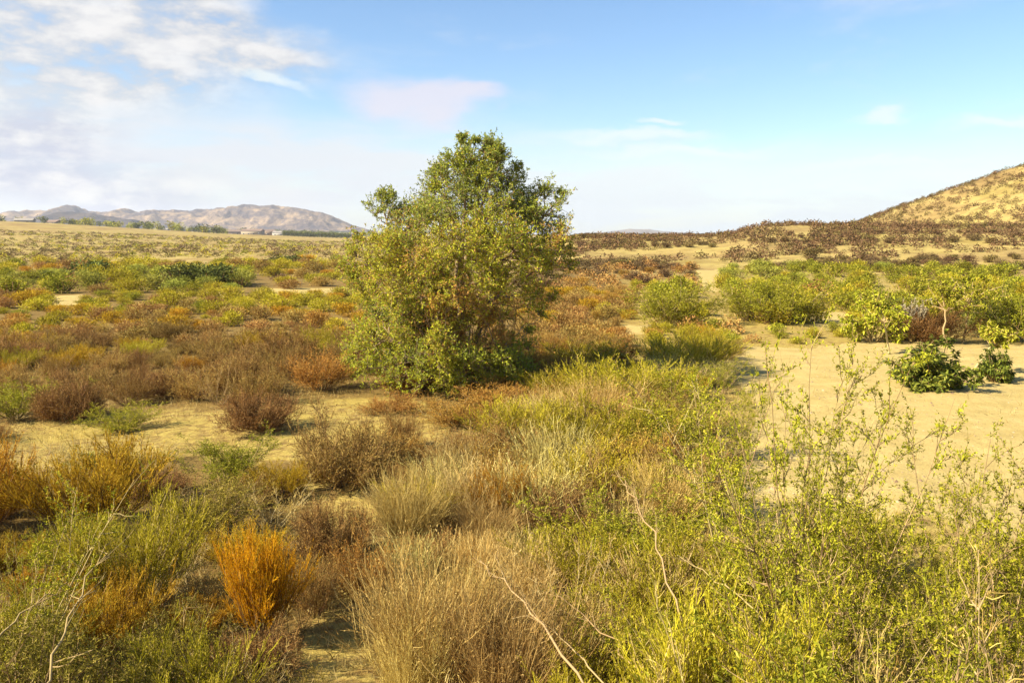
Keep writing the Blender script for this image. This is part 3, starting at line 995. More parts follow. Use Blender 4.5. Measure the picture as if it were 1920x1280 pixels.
# left
N('orange', 492, 1205, 118, 205, 'bright orange broom shrub, the only fully orange one', var=0)
N('gold', 172, 1000, 235, 165, 'golden brown shrub left of the clearing, behind the yellow green broom', var=0)
N('broom', 250, 1150, 215, 215, 'yellow green broom shrub left of the bright orange shrub', var=0)
N('gold', 205, 1225, 170, 150, 'low golden green shrub in front of the yellow green broom at lower left', var=1)
N('leafy', 435, 905, 130, 85, 'low fresh green shrub at the near edge of the clearing', var=2)
N('twiggy', 510, 985, 150, 95, 'tangled grey brown dry shrub between the clearing and the orange shrub', var=0)
N('olive', 395, 1010, 150, 110, 'dull green twiggy shrub right of the golden brown shrub', var=0)
N('twiggy', 345, 1110, 150, 100, 'dry twiggy shrub between the yellow green broom and the orange shrub', var=1)
N('heath', 650, 905, 160, 118, 'large rounded brown shrub alone on bare ground below the tree', var=0, rz=1.0)
N('heath', 487, 806, 118, 70, 'low reddish brown shrub on the clearing, left of the large rounded one', var=1)
N('rust', 602, 732, 96, 72, 'rust red shrub just left of the foot of the tree', var=0)
N('heath', 452, 738, 105, 76, 'dark brown shrub at the back edge of the clearing', var=2)
N('heath', 128, 788, 112, 80, 'very dark brown round shrub on the left side of the clearing', var=3)
N('leafy', 28, 785, 120, 70, 'green shrub left of the very dark brown round one', var=1)
N('leafy', 225, 806, 120, 50, 'low green shrub right of the very dark brown round one', var=3)
N('twiggy', 410, 758, 60, 78, 'thin pale dead bush at the back of the clearing', var=0)
N('brown', 755, 842, 62, 74, 'narrow upright brown green shrub right of the large rounded brown one', var=2)
N('rust', 860, 796, 130, 52, 'low rust brown shrub right below the tree', var=1)
N('rust', 730, 772, 120, 34, 'flat rusty shrub in front of the foot of the tree', var=2)
N('rust', 940, 760, 120, 44, 'rusty shrub at the right foot of the tree', var=0)
N('twiggy', 40, 905, 150, 60, 'heap of grey dry twigs above the left edge plants', var=1)
N('twiggy', 110, 865, 110, 44, 'low tangle of grey dry twigs behind the golden brown shrub', var=0)
N('twiggy', 305, 860, 120, 36, 'flat tangle of dry twigs in the middle of the clearing', var=1)
N('hay', 770, 1020, 130, 145, 'tall brown grassy clump right of the bare strip', var=0)
N('broom', 1000, 850, 170, 100, 'olive brown broom shrub right of the rusty ones, below the tree', var=1)
N('brown', 960, 870, 130, 90, 'reddish olive shrub in front of the olive brown broom', var=3)
N('straw', 900, 975, 150, 120, 'pale yellow grass clump left of the grass with the orange heart', var=0)
N('gold', 945, 985, 95, 110, 'orange hearted small shrub among pale dry grass', var=1)
N('straw', 1010, 980, 170, 130, 'pale yellow grass clump right of the orange hearted shrub', var=1)
N('heath', 625, 1055, 125, 115, 'dark brown shrub behind the bright orange one, beside the bare strip', var=1)
N('brown', 590, 1150, 80, 100, 'small dark brown shrub touching the right side of the orange one', var=2)
N('rust', 690, 1130, 110, 120, 'rust brown shrub left of the big dry grass clump', var=1)
N('hay', 820, 1290, 260, 270, 'big pale brown dry grass clump at the bottom centre', var=1)
N('hay', 775, 1340, 130, 190, 'dry grass clump right of the bare strip at the bottom edge', var=0)
N('hay', 950, 1330, 220, 240, 'brown dry grass clump right of the big one at the bottom edge', var=0, rz=2)
N('twiggy', 1060, 1180, 210, 170, 'pale twiggy shrub right of the big dry grass clump', var=1)
N('heath', 1075, 1010, 160, 120, 'dark brown shrub behind the pale twiggy one, half hidden in grass', var=0)
N('heath', 1290, 960, 130, 110, 'dark brown shrub with a deep shadow among the yellow green brooms', var=3)
# bottom left, nearest rows
N('olive', 30, 1420, 300, 300, 'dense olive green shrub in the bottom left corner', var=0)
N('olive', 215, 1400, 260, 230, 'olive green shrub at the bottom edge, second from the left corner', var=3)
N('broom', 360, 1390, 210, 190, 'yellowish broom at the bottom edge below the orange shrub', var=2)
N('twiggy', 455, 1340, 200, 150, 'grey green dry shrub at the foot of the orange shrub', var=0)
N('olive', 330, 1260, 170, 120, 'low dull green shrub left of the foot of the orange shrub', var=1)
N('olive', 505, 1400, 160, 150, 'small olive shrub at the bottom edge beside the bare strip', var=2)
N('thorny', 60, 1180, 190, 210, 'bright green leafy shrub at the left edge', var=0)
N('broom', 40, 1300, 200, 170, 'yellow green shrub at the left edge below the bright leafy one', var=3)
N('gold', -60, 1010, 200, 170, 'golden shrub cut by the left edge', var=1)
put_top('thorny', -20, 5.6, 905, 1.2, 'near bright leafy bush with arching wands cut by the left edge', var=1)
# the yellow green mass right of the tree
MASS = [(1080, 760, 150, 90), (1180, 770, 170, 120), (1290, 780, 180, 130), (1120, 850, 190, 130), (1240, 860, 200, 160), (1370, 860, 180, 190), (1150, 960, 200, 150),
        (1330, 980, 220, 200), (1400, 1060, 200, 220), (1220, 1080, 220, 190), (1110, 1110, 190, 150), (1300, 1190, 240, 220), (1440, 1200, 220, 250),
        (1180, 1260, 230, 190), (1330, 1380, 280, 280), (1130, 1400, 240, 220), (1090, 690, 120, 60), (1180, 700, 140, 80), (1280, 700, 150, 90), (1350, 740, 120, 90)]
THICK = ['olive yellow broom shrub touching the foot of the tree on its right', 'broom shrub in the back of the thicket, right of the one at the tree foot',
         'thorny shrub at the back of the thicket, left of the sand', 'low broom shrub in the middle of the thicket, below the one at the tree foot',
         'fresh leafy shrub in the centre of the thicket', 'airy thorny shrub on the left edge of the sand, level with the open sand', 'broom shrub just above the curved pale stalk',
         'thorny shrub in the thicket right of the curved pale stalk', 'airy thorny shrub on the lower left edge of the sand', 'leafy shrub behind the middle of the curved stalk',
         'broom shrub left of the curved pale stalk', 'broom shrub above the level pale stalk in the right thicket', 'thorny shrub at the left foot of the tallest airy thorny shrub',
         'broom shrub between the slanting stalks and the curved stalk at the bottom', 'leafy shrub at the bottom edge below the curved stalk',
         'broom shrub at the bottom edge where the long stalks cross', 'small broom shrub right of the tree, farthest back at its foot', 'small thorny low shrub top of the thicket, nearest the tree',
         'thorny shrub top of the thicket near the back of the sand', 'small thorny shrub at the upper left corner of the sand']
for i, (px, py, w, h) in enumerate(MASS):
    N('thorny' if i in (5, 8, 12, 19) else ['broom', 'broom', 'thorny', 'broom', 'leafy'][i % 5], px, py, w, h * .78, THICK[i], group='shrubs of the thicket right of the tree')
GR = ['pale grass clump right of the big brown one', 'brown grass clump in the heart of the thicket', 'pale grass clump left of the curved stalk', 'brown grass clump beside the lower sand edge',
      'pale grass clump behind the half hidden dark brown shrub', 'brown grass clump near the back of the thicket', 'pale grass clump beside the foot of the curved stalk', 'brown grass clump where the long stalks start']
for i, (px, py, w, h) in enumerate([(1000, 1110, 130, 110), (1250, 990, 150, 130), (1160, 1040, 130, 120), (1380, 1120, 150, 130), (1040, 900, 150, 110), (1140, 800, 130, 90),
                                    (1230, 1180, 170, 150), (1060, 1290, 190, 160)]):
    N('hay' if i % 2 else 'straw', px, py, w, h, GR[i], group='dry grass clumps in the thicket', cat='grass')
# near right thorny shrubs, their feet below the frame
put_top('thorny', 1545, 6.4, 640, 1.9, 'tallest airy thorny shrub standing up against the sand', var=0, rz=.5)
put_top('thorny', 1450, 7.4, 690, 1.7, 'thin twiggy shrub just left of the tallest thorny one', var=1)
put_top('thorny', 1640, 6.2, 860, 1.2, 'thorny green shrub at the right foot of the tallest one', var=2)
put_top('thorny', 1830, 5.9, 838, 1.5, 'thorny green shrub with one long wand reaching over the sand near the right edge', var=3)
put_top('thorny', 1740, 6.3, 915, 1.5, 'thorny green shrub below the open sand, between the tallest one and the right edge', var=1, rz=2)
put_top('thorny', 1930, 5.6, 870, 1.4, 'thorny green shrub cut by the right edge', var=0, rz=3)
put_top('thorny', 1880, 4.6, 1010, 1.4, 'dense leafy shrub in the bottom right corner', var=2, rz=1)
put_top('thorny', 1700, 4.7, 1060, 1.5, 'leafy shrub at the bottom edge, left of the corner one', var=3, rz=4)
put_top('thorny', 1540, 4.9, 1010, 1.4, 'leafy shrub at the bottom edge below the tallest thorny one', var=0, rz=5)
put_top('broom', 1390, 5.0, 1120, 1.1, 'yellow green broom at the bottom edge, left of the three green ones', var=1, rz=2.6)
put_top('leafy', 1640, 3.9, 1190, 1.3, 'low green shrub at the very bottom, right of centre', var=0)
put_top('twiggy', 1850, 3.8, 1170, 1.2, 'low dry twiggy shrub at the very bottom near the right corner', var=3)
put_top('twiggy', 1450, 4.2, 1185, 1.1, 'low dry twiggy shrub at the very bottom, left of the corner thicket', var=2)


# ------------------------------------------------------------------ long dead stalks
def stalk(a, b, label, r=.012, side=3, seed=0, group=None):
    """a: photograph pixel and distance of the lower end, b: of the tip"""
    rng = np.random.default_rng(seed)
    def pt(q):
        v = px_dir(q[0], q[1]); t = q[2] / v[1]
        return np.array([v[0] * t, v[1] * t, CAM_H + v[2] * t])
    A, B_ = pt(a), pt(b)
    g = hz(A[0], A[1])
    # the stalk is rooted in the ground below its visible lower end
    dirn = nrm(A - B_)
    root = A.copy()
    if A[2] > g + .03:
        root = A + dirn * np.array([.6, .3, 0]) * .3; root[2] = hz(root[0], root[1])
    L = np.linalg.norm(B_ - A)
    n = 12; t = np.linspace(0, 1, n)[:, None]
    P = A * (1 - t) + B_ * t
    P[:, 2] += np.sin(t[:, 0] * math.pi) * .05 * L
    P[1:-1] += rng.normal(0, .017, (n - 2, 3))
    P = np.concatenate([root[None], P])
    e = bpy.data.objects.new('dry_stalk', None); COL.objects.link(e); e.location = root
    tagged(e, label, 'stalk', group)
    r *= .75
    m = MB(); m.tubes((P - root)[None], r, r * .35, 5, rng)
    link('stem', m.mesh('stem', [M['stalk']], True), e)
    o, d, tt = spawn(P[None] - root, side * 2, .4, 1, 26, 10, rng)
    S = grow(o, d, rng.uniform(.1, .32, len(o)), 5, .1, .1, rng)
    m = MB(); m.tubes(S, r * .45, r * .15, 3, rng)
    o, d, tt = spawn(S, 3, .3, 1, 35, 12, rng)
    m.tubes(grow(o, d, .12, 3, 0, .2, rng), r * .2, r * .1, 2, rng)
    link('side_twigs', m.mesh('side_twigs', [M['stalk']]), e)['kind'] = 'stuff'


stalk((1105, 1300, 5.0), (900, 1050, 6.6), 'longest pale dead stalk slanting up left from the bottom centre', .014, 3, 1)
stalk((1150, 1300, 5.1), (985, 1150, 6.3), 'shorter pale dead stalk just right of the longest one', .010, 3, 2)
stalk((1240, 1300, 5.0), (1020, 1110, 6.6), 'pale dead stalk slanting up left, right of the pair at bottom centre', .010, 3, 3)
stalk((1290, 1200, 5.8), (1172, 900, 7.6), 'curved pale dead stalk rising through the thicket', .014, 4, 4)
stalk((1460, 1190, 5.6), (1270, 1040, 6.8), 'pale stalk lying slanted over the right thicket', .011, 3, 5)
stalk((70, 1300, 4.6), (190, 1050, 5.8), 'pale dead stalk leaning right at the lower left', .013, 4, 6)
stalk((-20, 1210, 5.0), (130, 1090, 5.8), 'pale dead stalk lying almost level at the left edge', .011, 3, 7)
stalk((1800, 1230, 4.2), (1860, 1090, 4.9), 'short pale stalk in the bottom right thicket', .010, 3, 8)
stalk((440, 1260, 6.5), (480, 1165, 7.2), 'short crooked grey stalk at the foot of the orange shrub', .012, 2, 9)
stalk((1395, 650 + 260, 9), (1475, 680, 9.2), 'thin pale bare stalk standing against the sand', .009, 5, 10)


# ------------------------------------------------------------------ middle distance: the scrub belts
def lowbush(seed, mat, n=900, L=.09, W=.04, asp=.75, lumps=9, up=.3, spiky=0.0):
    """one mesh bush for the distance: leaves spread over several lumps"""
    rng = np.random.default_rng(seed)
    g = MB()
    ph = rng.uniform(0, 6.28, lumps); rr = .32 * np.sqrt(rng.random(lumps))
    cz = rng.uniform(.25, .62, lumps) * asp
    ce = np.stack([np.cos(ph) * rr, np.sin(ph) * rr, cz], -1); cr = rng.uniform(.14, .27, lumps)
    i = rng.integers(0, lumps, n)
    d = nrm(rng.normal(size=(n, 3)) + np.array([0, 0, .35]))
    p = ce[i] + d * (cr[i] * rng.uniform(.35, 1.12, n) ** 1)[:, None]
    low = rng.random(n) < .3
    p[low, 2] *= rng.uniform(.1, .8, low.sum())
    p[:, 2] = np.abs(p[:, 2])
    dd = d * .6 + rng.normal(size=(n, 3)) * .6 + np.array([0, 0, up + spiky])
    g.leaves(p, dd, L * rng.uniform(.6, 1.5, n), W, rng)
    O, D = fan(14, 5, 60, .05, rng)
    g.tubes(grow(O, D, .55, 3, .5, .2, rng), .012, .004, 3, rng, m=1)
    me = g.mesh('bush', [M[mat], M['brown_twig']])
    return me


LOW = {}
for nm, mat, asp, n, L, W, sp in (('brown', 'brown_leaf', .8, 1500, .085, .018, .5), ('rust', 'rust_leaf', .75, 1400, .085, .018, .5), ('broom', 'broom_leaf', .75, 1400, .085, .020, .5),
                                  ('leafy', 'green_leaf', .85, 1300, .070, .026, .1), ('sage', 'sage_leaf', .85, 1400, .070, .022, .1), ('dark', 'dark_leaf', .8, 1300, .075, .032, 0),
                                  ('maroon', 'maroon_leaf', .75, 800, .11, .03, .3), ('hill', 'hill_leaf', .75, 600, .12, .045, .1), ('gold', 'gold_leaf', .75, 1300, .085, .020, .5)):
    LOW[nm] = [lowbush(300 + i + 7 * len(nm), mat, n, L, W, asp, 9 + 2 * i, .3, sp) for i in range(3)]
NAMES = {'brown': 'brown_shrub', 'rust': 'rusty_shrub', 'broom': 'broom_shrub', 'leafy': 'leafy_shrub', 'sage': 'sage_shrub', 'dark': 'dark_shrub',
         'maroon': 'maroon_shrub', 'hill': 'hill_shrub', 'gold': 'golden_shrub'}


def put_low(kind, x, y, w, h, label, group, cat='shrub'):
    me = random.choice(LOW[kind])
    o = bpy.data.objects.new(NAMES[kind], me); COL.objects.link(o)
    o.location = (x, y, hz(x, y) - .03)
    o.rotation_euler = (0, 0, random.uniform(0, 6.28))
    o.scale = (w, w, h / .8)
    tagged(o, label, cat, group)
    return o


# zone: pixel rectangle, kinds and weights, spacing (m), width range, height factor, label, group
ZONES = [
    ((-500, 660, 700, 762), {'heath': 1.5, 'brown': 4.5, 'gold': .8, 'leafy': .6}, .85, (.5, 1.15), .66, 'near edge of the brown belt'),
    ((-500, 690, 632, 700), {'heath': 2, 'brown': 4.5, 'gold': 1, 'rust': .7, 'broom': 1.2}, .86, (.5, 1.3), .62, 'brown belt left of the tree'),
    ((-500, 700, 592, 632), {'brown': 4.5, 'gold': 1.6, 'broom': 2, 'rust': 1.2}, .95, (.6, 1.5), .48, 'mixed belt left of the tree'),
    ((-500, 700, 555, 592), {'gold': 2.2, 'broom': 5, 'leafy': .8, 'brown': 2.4}, 1.3, (.9, 2.1), .42, 'bright belt left of the tree'),
    ((-500, 460, 520, 556), {'brown': 1.2, 'broom': 3, 'sage': 4, 'leafy': 2}, 2.0, (1.4, 3.0), .5, 'green row on the far left'),
    ((460, 700, 520, 556), {'maroon': 3, 'brown': 2.5, 'broom': 2.5}, 2.4, (1.2, 2.4), .42, 'patchy flat left of the tree'),
    ((-500, 700, 497, 521), {'gold': 1.5, 'broom': 4, 'leafy': 2, 'brown': 2.5}, 3.0, (1.6, 4.0), .4, 'strip beyond the green row'),
    ((700, 1060, 560, 735), {'rust': 2, 'brown': 5, 'gold': 1.5, 'broom': 1}, .9, (.6, 1.3), .62, 'brown ground behind the tree'),
    ((1000, 1190, 545, 720), {'rust': 3.5, 'brown': 5, 'gold': 2, 'broom': .7}, .9, (.6, 1.4), .58, 'rusty belt right behind the tree'),
    ((1000, 1300, 497, 545), {'rust': 1.5, 'maroon': 3, 'brown': 4}, 2.2, (1.0, 2.2), .45, 'rusty flat right of the tree'),
    ((1180, 1620, 535, 612), {'brown': 1.6, 'broom': 4, 'leafy': 4}, 1.75, (1.1, 2.4), .56, 'green band behind the sand'),
    ((1360, 2500, 506, 560), {'broom': 3, 'leafy': 5, 'sage': 2, 'maroon': 1}, 2.7, (1.5, 3.2), .46, 'far green band below the hill'),
    ((1600, 2500, 560, 612), {'leafy': 6, 'broom': 3, 'dark': 1}, 1.6, (1.2, 2.4), .6, 'green band behind the slim trees'),
    ((1060, 1380, 612, 700), {'rust': 1.6, 'brown': 2.6, 'broom': 4, 'gold': 1, 'leafy': .7}, 1.05, (.7, 1.5), .58, 'yellowish belt left of the sand'),
    ((1380, 1600, 622, 645), {'brown': 2, 'broom': 3, 'leafy': 3}, 1.2, (.6, 1.2), .55, 'back edge of the sand'),
    ((-200, 560, 920, 1480), {'heath': 1.5, 'twiggy': 4, 'brown': 2.4, 'gold': 2, 'broom': .8, 'olive': 1.5}, .5, (.5, .85), .55, 'undergrowth at the lower left'),
    ((-200, 330, 800, 905), {'twiggy': 3, 'brown': 1.8, 'leafy': 1}, .8, (.45, .8), .45, 'left part of the clearing'),
    ((730, 1120, 870, 1480), {'hay': 5, 'straw': 3, 'brown': 3, 'gold': 1.4, 'broom': 2, 'rust': 1.5}, .5, (.5, .85), .7, 'grassy strip below the tree'),
    ((1000, 1340, 700, 1100), {'hay': 4, 'brown': 2.5, 'straw': 3, 'gold': 3, 'broom': 5, 'leafy': .5, 'rust': 1.2}, .62, (.7, 1.15), .68, 'thicket left of the sand'),
    ((1100, 2000, 1080, 1480), {'heath': 1, 'twiggy': 4, 'hay': 2, 'gold': 1, 'broom': 2, 'olive': 1.5, 'thorny': 2}, .74, (.55, .95), .8, 'thicket at the lower right'),
]
LOOK = {'heath': 'dense dark brown shrub', 'olive': 'olive green shrub', 'brown': 'rounded brown shrub', 'rust': 'rust coloured shrub', 'gold': 'golden brown shrub', 'broom': 'yellow green broom shrub', 'leafy': 'green leafy shrub',
        'sage': 'grey green shrub', 'maroon': 'dark brown scattered shrub', 'dark': 'dark green shrub', 'twiggy': 'dry twiggy shrub', 'hay': 'brown dry grass clump',
        'straw': 'pale dry grass clump', 'thorny': 'small thorny green shrub', 'hill': 'olive brown shrub'}
KEEPOUT = [SAND, KEEPLOW] + PATCHES + BARE
taken = [at(p[0], p[1])[:2] + (r,) for p, r in (((850, 738), .9), ((650, 905), .9), ((602, 732), .7), ((452, 738), .8), ((128, 788), .8))]
GRID = {}


def free(x, y, s):
    c = 3.0
    i, j = int(x // c), int(y // c)
    n = int(math.ceil(s / c))
    for a in range(i - n, i + n + 1):
        for b in range(j - n, j + n + 1):
            for (u, v, r) in GRID.get((a, b), ()):
                if (u - x) ** 2 + (v - y) ** 2 < (max(s, r) if r < 0 else (s + r) / 2) ** 2: return False
    GRID.setdefault((i, j), []).append((x, y, s))
    return True


for t_ in taken: GRID.setdefault((int(t_[0] // 3), int(t_[1] // 3)), []).append((t_[0], t_[1], t_[2] * 1.3))
for t_ in list(FEAT): GRID.setdefault((int(t_[0] // 3), int(t_[1] // 3)), []).append((t_[0], t_[1], t_[2] * .8))

zr = np.random.default_rng(77)
mass = []            # what is too far or too many: (kind, x, y, w, h)
count = {}
members = {}
for (x0, x1, y0, y1), kinds, sp, (w0, w1), hf, where in ZONES[15:] + ZONES[:15]:
    a0, a1 = math.atan((x0 - 960) / F), math.atan((x1 - 960) / F)
    d0, d1 = 5600 / (y1 - 440) * .93, 5600 / (y0 - 440) * 1.1
    area = (a1 - a0) * (d1 * d1 - d0 * d0) / 2
    ntry = int(area / (sp * sp) * 6)
    aa = zr.uniform(a0, a1, ntry); rr = np.sqrt(zr.uniform(d0 * d0, d1 * d1, ntry))
    X = np.sin(aa) * rr; Y = np.cos(aa) * rr; Z = height(X, Y)
    PX, PY = project(X, Y, Z)
    ok = (PX >= x0) & (PX < x1) & (PY >= y0) & (PY < y1)
    for p in KEEPOUT: ok &= ~inpoly(PX, PY, p)
    ks = list(kinds); wt = np.array([kinds[k_] for k_ in ks], float); wt /= wt.sum()
    cand = []
    for x, y, px in zip(X[ok], Y[ok], PX[ok]):
        if not free(x, y, sp): continue
        # kinds gather in patches
        u = (fbm(x / (sp * 3.2), y / (sp * 3.2), 91) * .9 + .5 + zr.normal(0, .16)) % 1.0
        kd = ks[int(np.searchsorted(np.cumsum(wt), min(max(u, 0), .999)))]
        w = zr.uniform(w0, w1)
        cand.append((kd, x, y, w, w * hf * zr.uniform(.8, 1.2), px))
    cand.sort(key=lambda c: c[2])
    for kd, x, y, w, h, px in cand:
        inview = -40 < px < 1960
        near = (y < 26 and kd in K) or kd in ALT
        if (count.get(kd, 0) >= 280 or not inview) and y > 24:
            mass.append((kd, x, y, w, h)); continue
        count[kd] = count.get(kd, 0) + 1
        cat = 'grass' if kd in ('hay', 'straw') else 'shrub'
        ob = put(kd, x, y, w, h, '', '', cat) if near else put_low(ALT.get(kd, kd), x, y, w, h, '', '', cat)
        members.setdefault((kd, where), []).append((px if inview else (-9e3 if px < 0 else 9e3), ob))
ORD = 'first second third fourth fifth sixth seventh eighth ninth tenth eleventh twelfth thirteenth fourteenth fifteenth sixteenth'.split()
for (kd, where), L in members.items():
    L.sort(key=lambda t: (abs(t[0]) > 8e3, t[0])); nin = sum(abs(t[0]) < 8e3 for t in L)
    for i, (px, ob) in enumerate(L):
        lab = LOOK[kd] + ' in the ' + where
        if nin == 1: lab = 'only ' + lab
        elif nin <= 16 and i < 16:
            lab = (ORD[i] + ' ' + lab + ', from the left') if i else 'leftmost ' + lab
        if abs(px) > 8e3: lab = LOOK[kd] + ' outside the ' + where
        ob['label'] = lab
        ob['group'] = LOOK[kd] + 's of the ' + where

# single ones that stand out in the distance
for kd, px, py, w, h, lab in (('dark', 165, 526, 84, 44, 'dark bush left of the two dark round trees in the far green row'),
                              ('dark', 332, 537, 92, 50, 'dark round bush in the middle of the far green row, left of the darkest one'),
                              ('dark', 405, 537, 100, 50, 'darkest round bush at the right end of the far green row'),
                              ('dark', 548, 498, 90, 22, 'low dark bush on the straw flat left of the tree'), ('dark', 595, 499, 50, 14, 'flat dark bush touching the left side of the tree crown'),
                              ('dark', 80, 528, 44, 26, 'small dark bush behind the pale sandy spot on the far left')):
    x, y, z = at(px, py)
    put_low(kd, x, y, w / F * y * 1.15, h / F * y * 1.1, lab, None)
for px, py, w, h, lab in ((1250, 612, 130, 86, 'big soft yellow green shrub at the left end of the green band'), (1400, 600, 80, 56, 'yellow green shrub below the pale sandy path in the green band'),
                          (1470, 606, 150, 86, 'broad green shrub in the middle of the green band behind the sand')):
    x, y, z = at(px, py)
    put('leafy', x, y, w / F * y, h / F * y, lab)

# far scrub on the flats and on the hill
def scatter(n, az0, az1, d0, d1, power=1.0, clump=None, seed=1, thr=0.0, sc=30.0):
    rng = np.random.default_rng(seed)
    a = rng.uniform(math.radians(az0), math.radians(az1), n)
    r = (rng.uniform(d0 ** (2 * power), d1 ** (2 * power), n)) ** (1 / (2 * power))
    X = np.sin(a) * r; Y = np.cos(a) * r
    if clump is not None:
        ok = fbm(X / sc, Y / sc, clump) > thr
        X, Y = X[ok], Y[ok]
    return X, Y, rng


hill_n = 0
for (n, az0, az1, d0, d1, clump, thr, sc, kinds, ws, hf, seed) in (
        (1500, 1.5, 23, 84, 165, 71, -.12, 7., ('maroon', 'maroon', 'hill'), (.6, 1.9), .55, 9),
        (2000, 19, 40, 88, 190, 71, -.14, 7., ('maroon', 'hill', 'maroon'), (.6, 1.8), .55, 10),
        (3000, 4, 40, 120, 330, 71, -.06, 10., ('maroon', 'hill', 'maroon', 'maroon'), (.8, 2.1), .5, 5),
        (3900, 18, 42, 150, 300, None, 0, 20., ('hill', 'hill', 'maroon', 'hill'), (.5, 1.3), .65, 6),
        (6500, -36, 6, 88, 420, 73, -.1, 14., ('hill', 'maroon', 'leafy', 'hill', 'broom', 'hill'), (.6, 1.9), .42, 7),
        (900, 3, 20, 100, 480, 75, .1, 30., ('maroon', 'hill'), (1.2, 2.6), .6, 8)):
    X, Y, rng = scatter(n, az0, az1, d0, d1, .7, clump, seed, thr, sc)
    Z = height(X, Y); PX, PY = project(X, Y, Z)
    for p in PATCHES:
        k_ = ~inpoly(PX, PY, p); X, Y, Z, PX, PY = X[k_], Y[k_], Z[k_], PX[k_], PY[k_]
    order = np.argsort(np.hypot(X, Y))
    cnt = 0
    for i in order:
        kd = kinds[rng.integers(len(kinds))]
        w = rng.uniform(*ws)
        if PY[i] > 506 and seed != 6: continue
        if -10 < PX[i] < 1930 and cnt < 90:
            cnt += 1
            lab = {9: 'dark brown shrub on the low bank between the tree and the hill', 10: 'dark brown shrub at the foot of the hill', 5: 'small brown shrub on the crest above the low bank', 6: 'small dark shrub dotted on the hillside', 7: 'low shrub on the straw coloured flat left of the tree',
                   8: 'brown shrub on the far flat right of the tree'}[seed]
            grp = {9: 'brown shrubs on the low bank', 10: 'brown shrubs at the foot of the hill', 5: 'brown shrubs on the far crest', 6: 'shrubs dotted on the hillside', 7: 'shrubs on the straw flat', 8: 'brown shrubs on the far flat'}[seed]
            put_low(kd, X[i], Y[i], w, w * hf, lab, grp)
        else:
            mass.append((kd, X[i], Y[i], w, w * hf))

# everything farther, smaller or out of frame: one mass per kind
tiny = {}


def tinybush(seed, n, q_=1.0):
    rng = np.random.default_rng(seed)
    d = nrm(rng.normal(size=(n, 3))); d[:, 2] = np.abs(d[:, 2])
    p = d * rng.uniform(.25, .5, n)[:, None]; p[:, 2] *= 1.25
    q = MB(); q.leaves(p, d + rng.normal(size=(n, 3)) * .8, rng.uniform(.16, .30, n) * q_, .13 * q_, rng)
    return np.concatenate(q.v)


by_kind = {}
for kd, x, y, w, h in mass: kd = ALT.get(kd, kd); by_kind.setdefault(kd, []).append((x, y, w, h))
MASSNAME = {'brown': 'distant brown scrub', 'rust': 'distant rusty scrub', 'broom': 'distant yellow green scrub', 'leafy': 'distant green scrub', 'sage': 'distant grey green scrub',
            'dark': 'distant dark scrub', 'maroon': 'distant dark brown scrub', 'hill': 'distant olive brown scrub', 'gold': 'distant golden scrub'}
for kd, L in by_kind.items():
    rng = np.random.default_rng(len(L))
    protos = [tinybush(500 + i, 34) for i in range(6)]; fineb = [tinybush(520 + i, 300, .42) for i in range(4)]; midb = [tinybush(540 + i, 46, .84) for i in range(5)]
    b = MB(); 
    for x, y, w, h in L:
        v = fineb[rng.integers(4)] if (y < 88 and abs(x) < .66 * y) else (midb[rng.integers(5)] if (y < 175 and abs(x) < .66 * y) else protos[rng.integers(6)]); a = rng.uniform(0, 6.28); c, s = math.cos(a), math.sin(a)
        o = np.empty_like(v)
        o[:, 0] = (v[:, 0] * c - v[:, 1] * s) * w + x; o[:, 1] = (v[:, 0] * s + v[:, 1] * c) * w + y
        o[:, 2] = v[:, 2] * h * 1.6
        o[:, 2] += hz(x, y) - .03
        b.add(o, np.arange(len(o)).reshape(-1, 4), rng.random(len(o) // 4) * .6 + .4 * rng.random())
    ob = link(MASSNAME[kd].replace(' ', '_'), b.mesh('scrub', [M[{'brown': 'brown_leaf', 'rust': 'rust_leaf', 'broom': 'broom_leaf', 'leafy': 'green_leaf', 'sage': 'sage_leaf',
              'dark': 'dark_leaf', 'maroon': 'maroon_leaf', 'hill': 'hill_leaf', 'gold': 'gold_leaf'}[kd]]]))
    ob['kind'] = 'stuff'


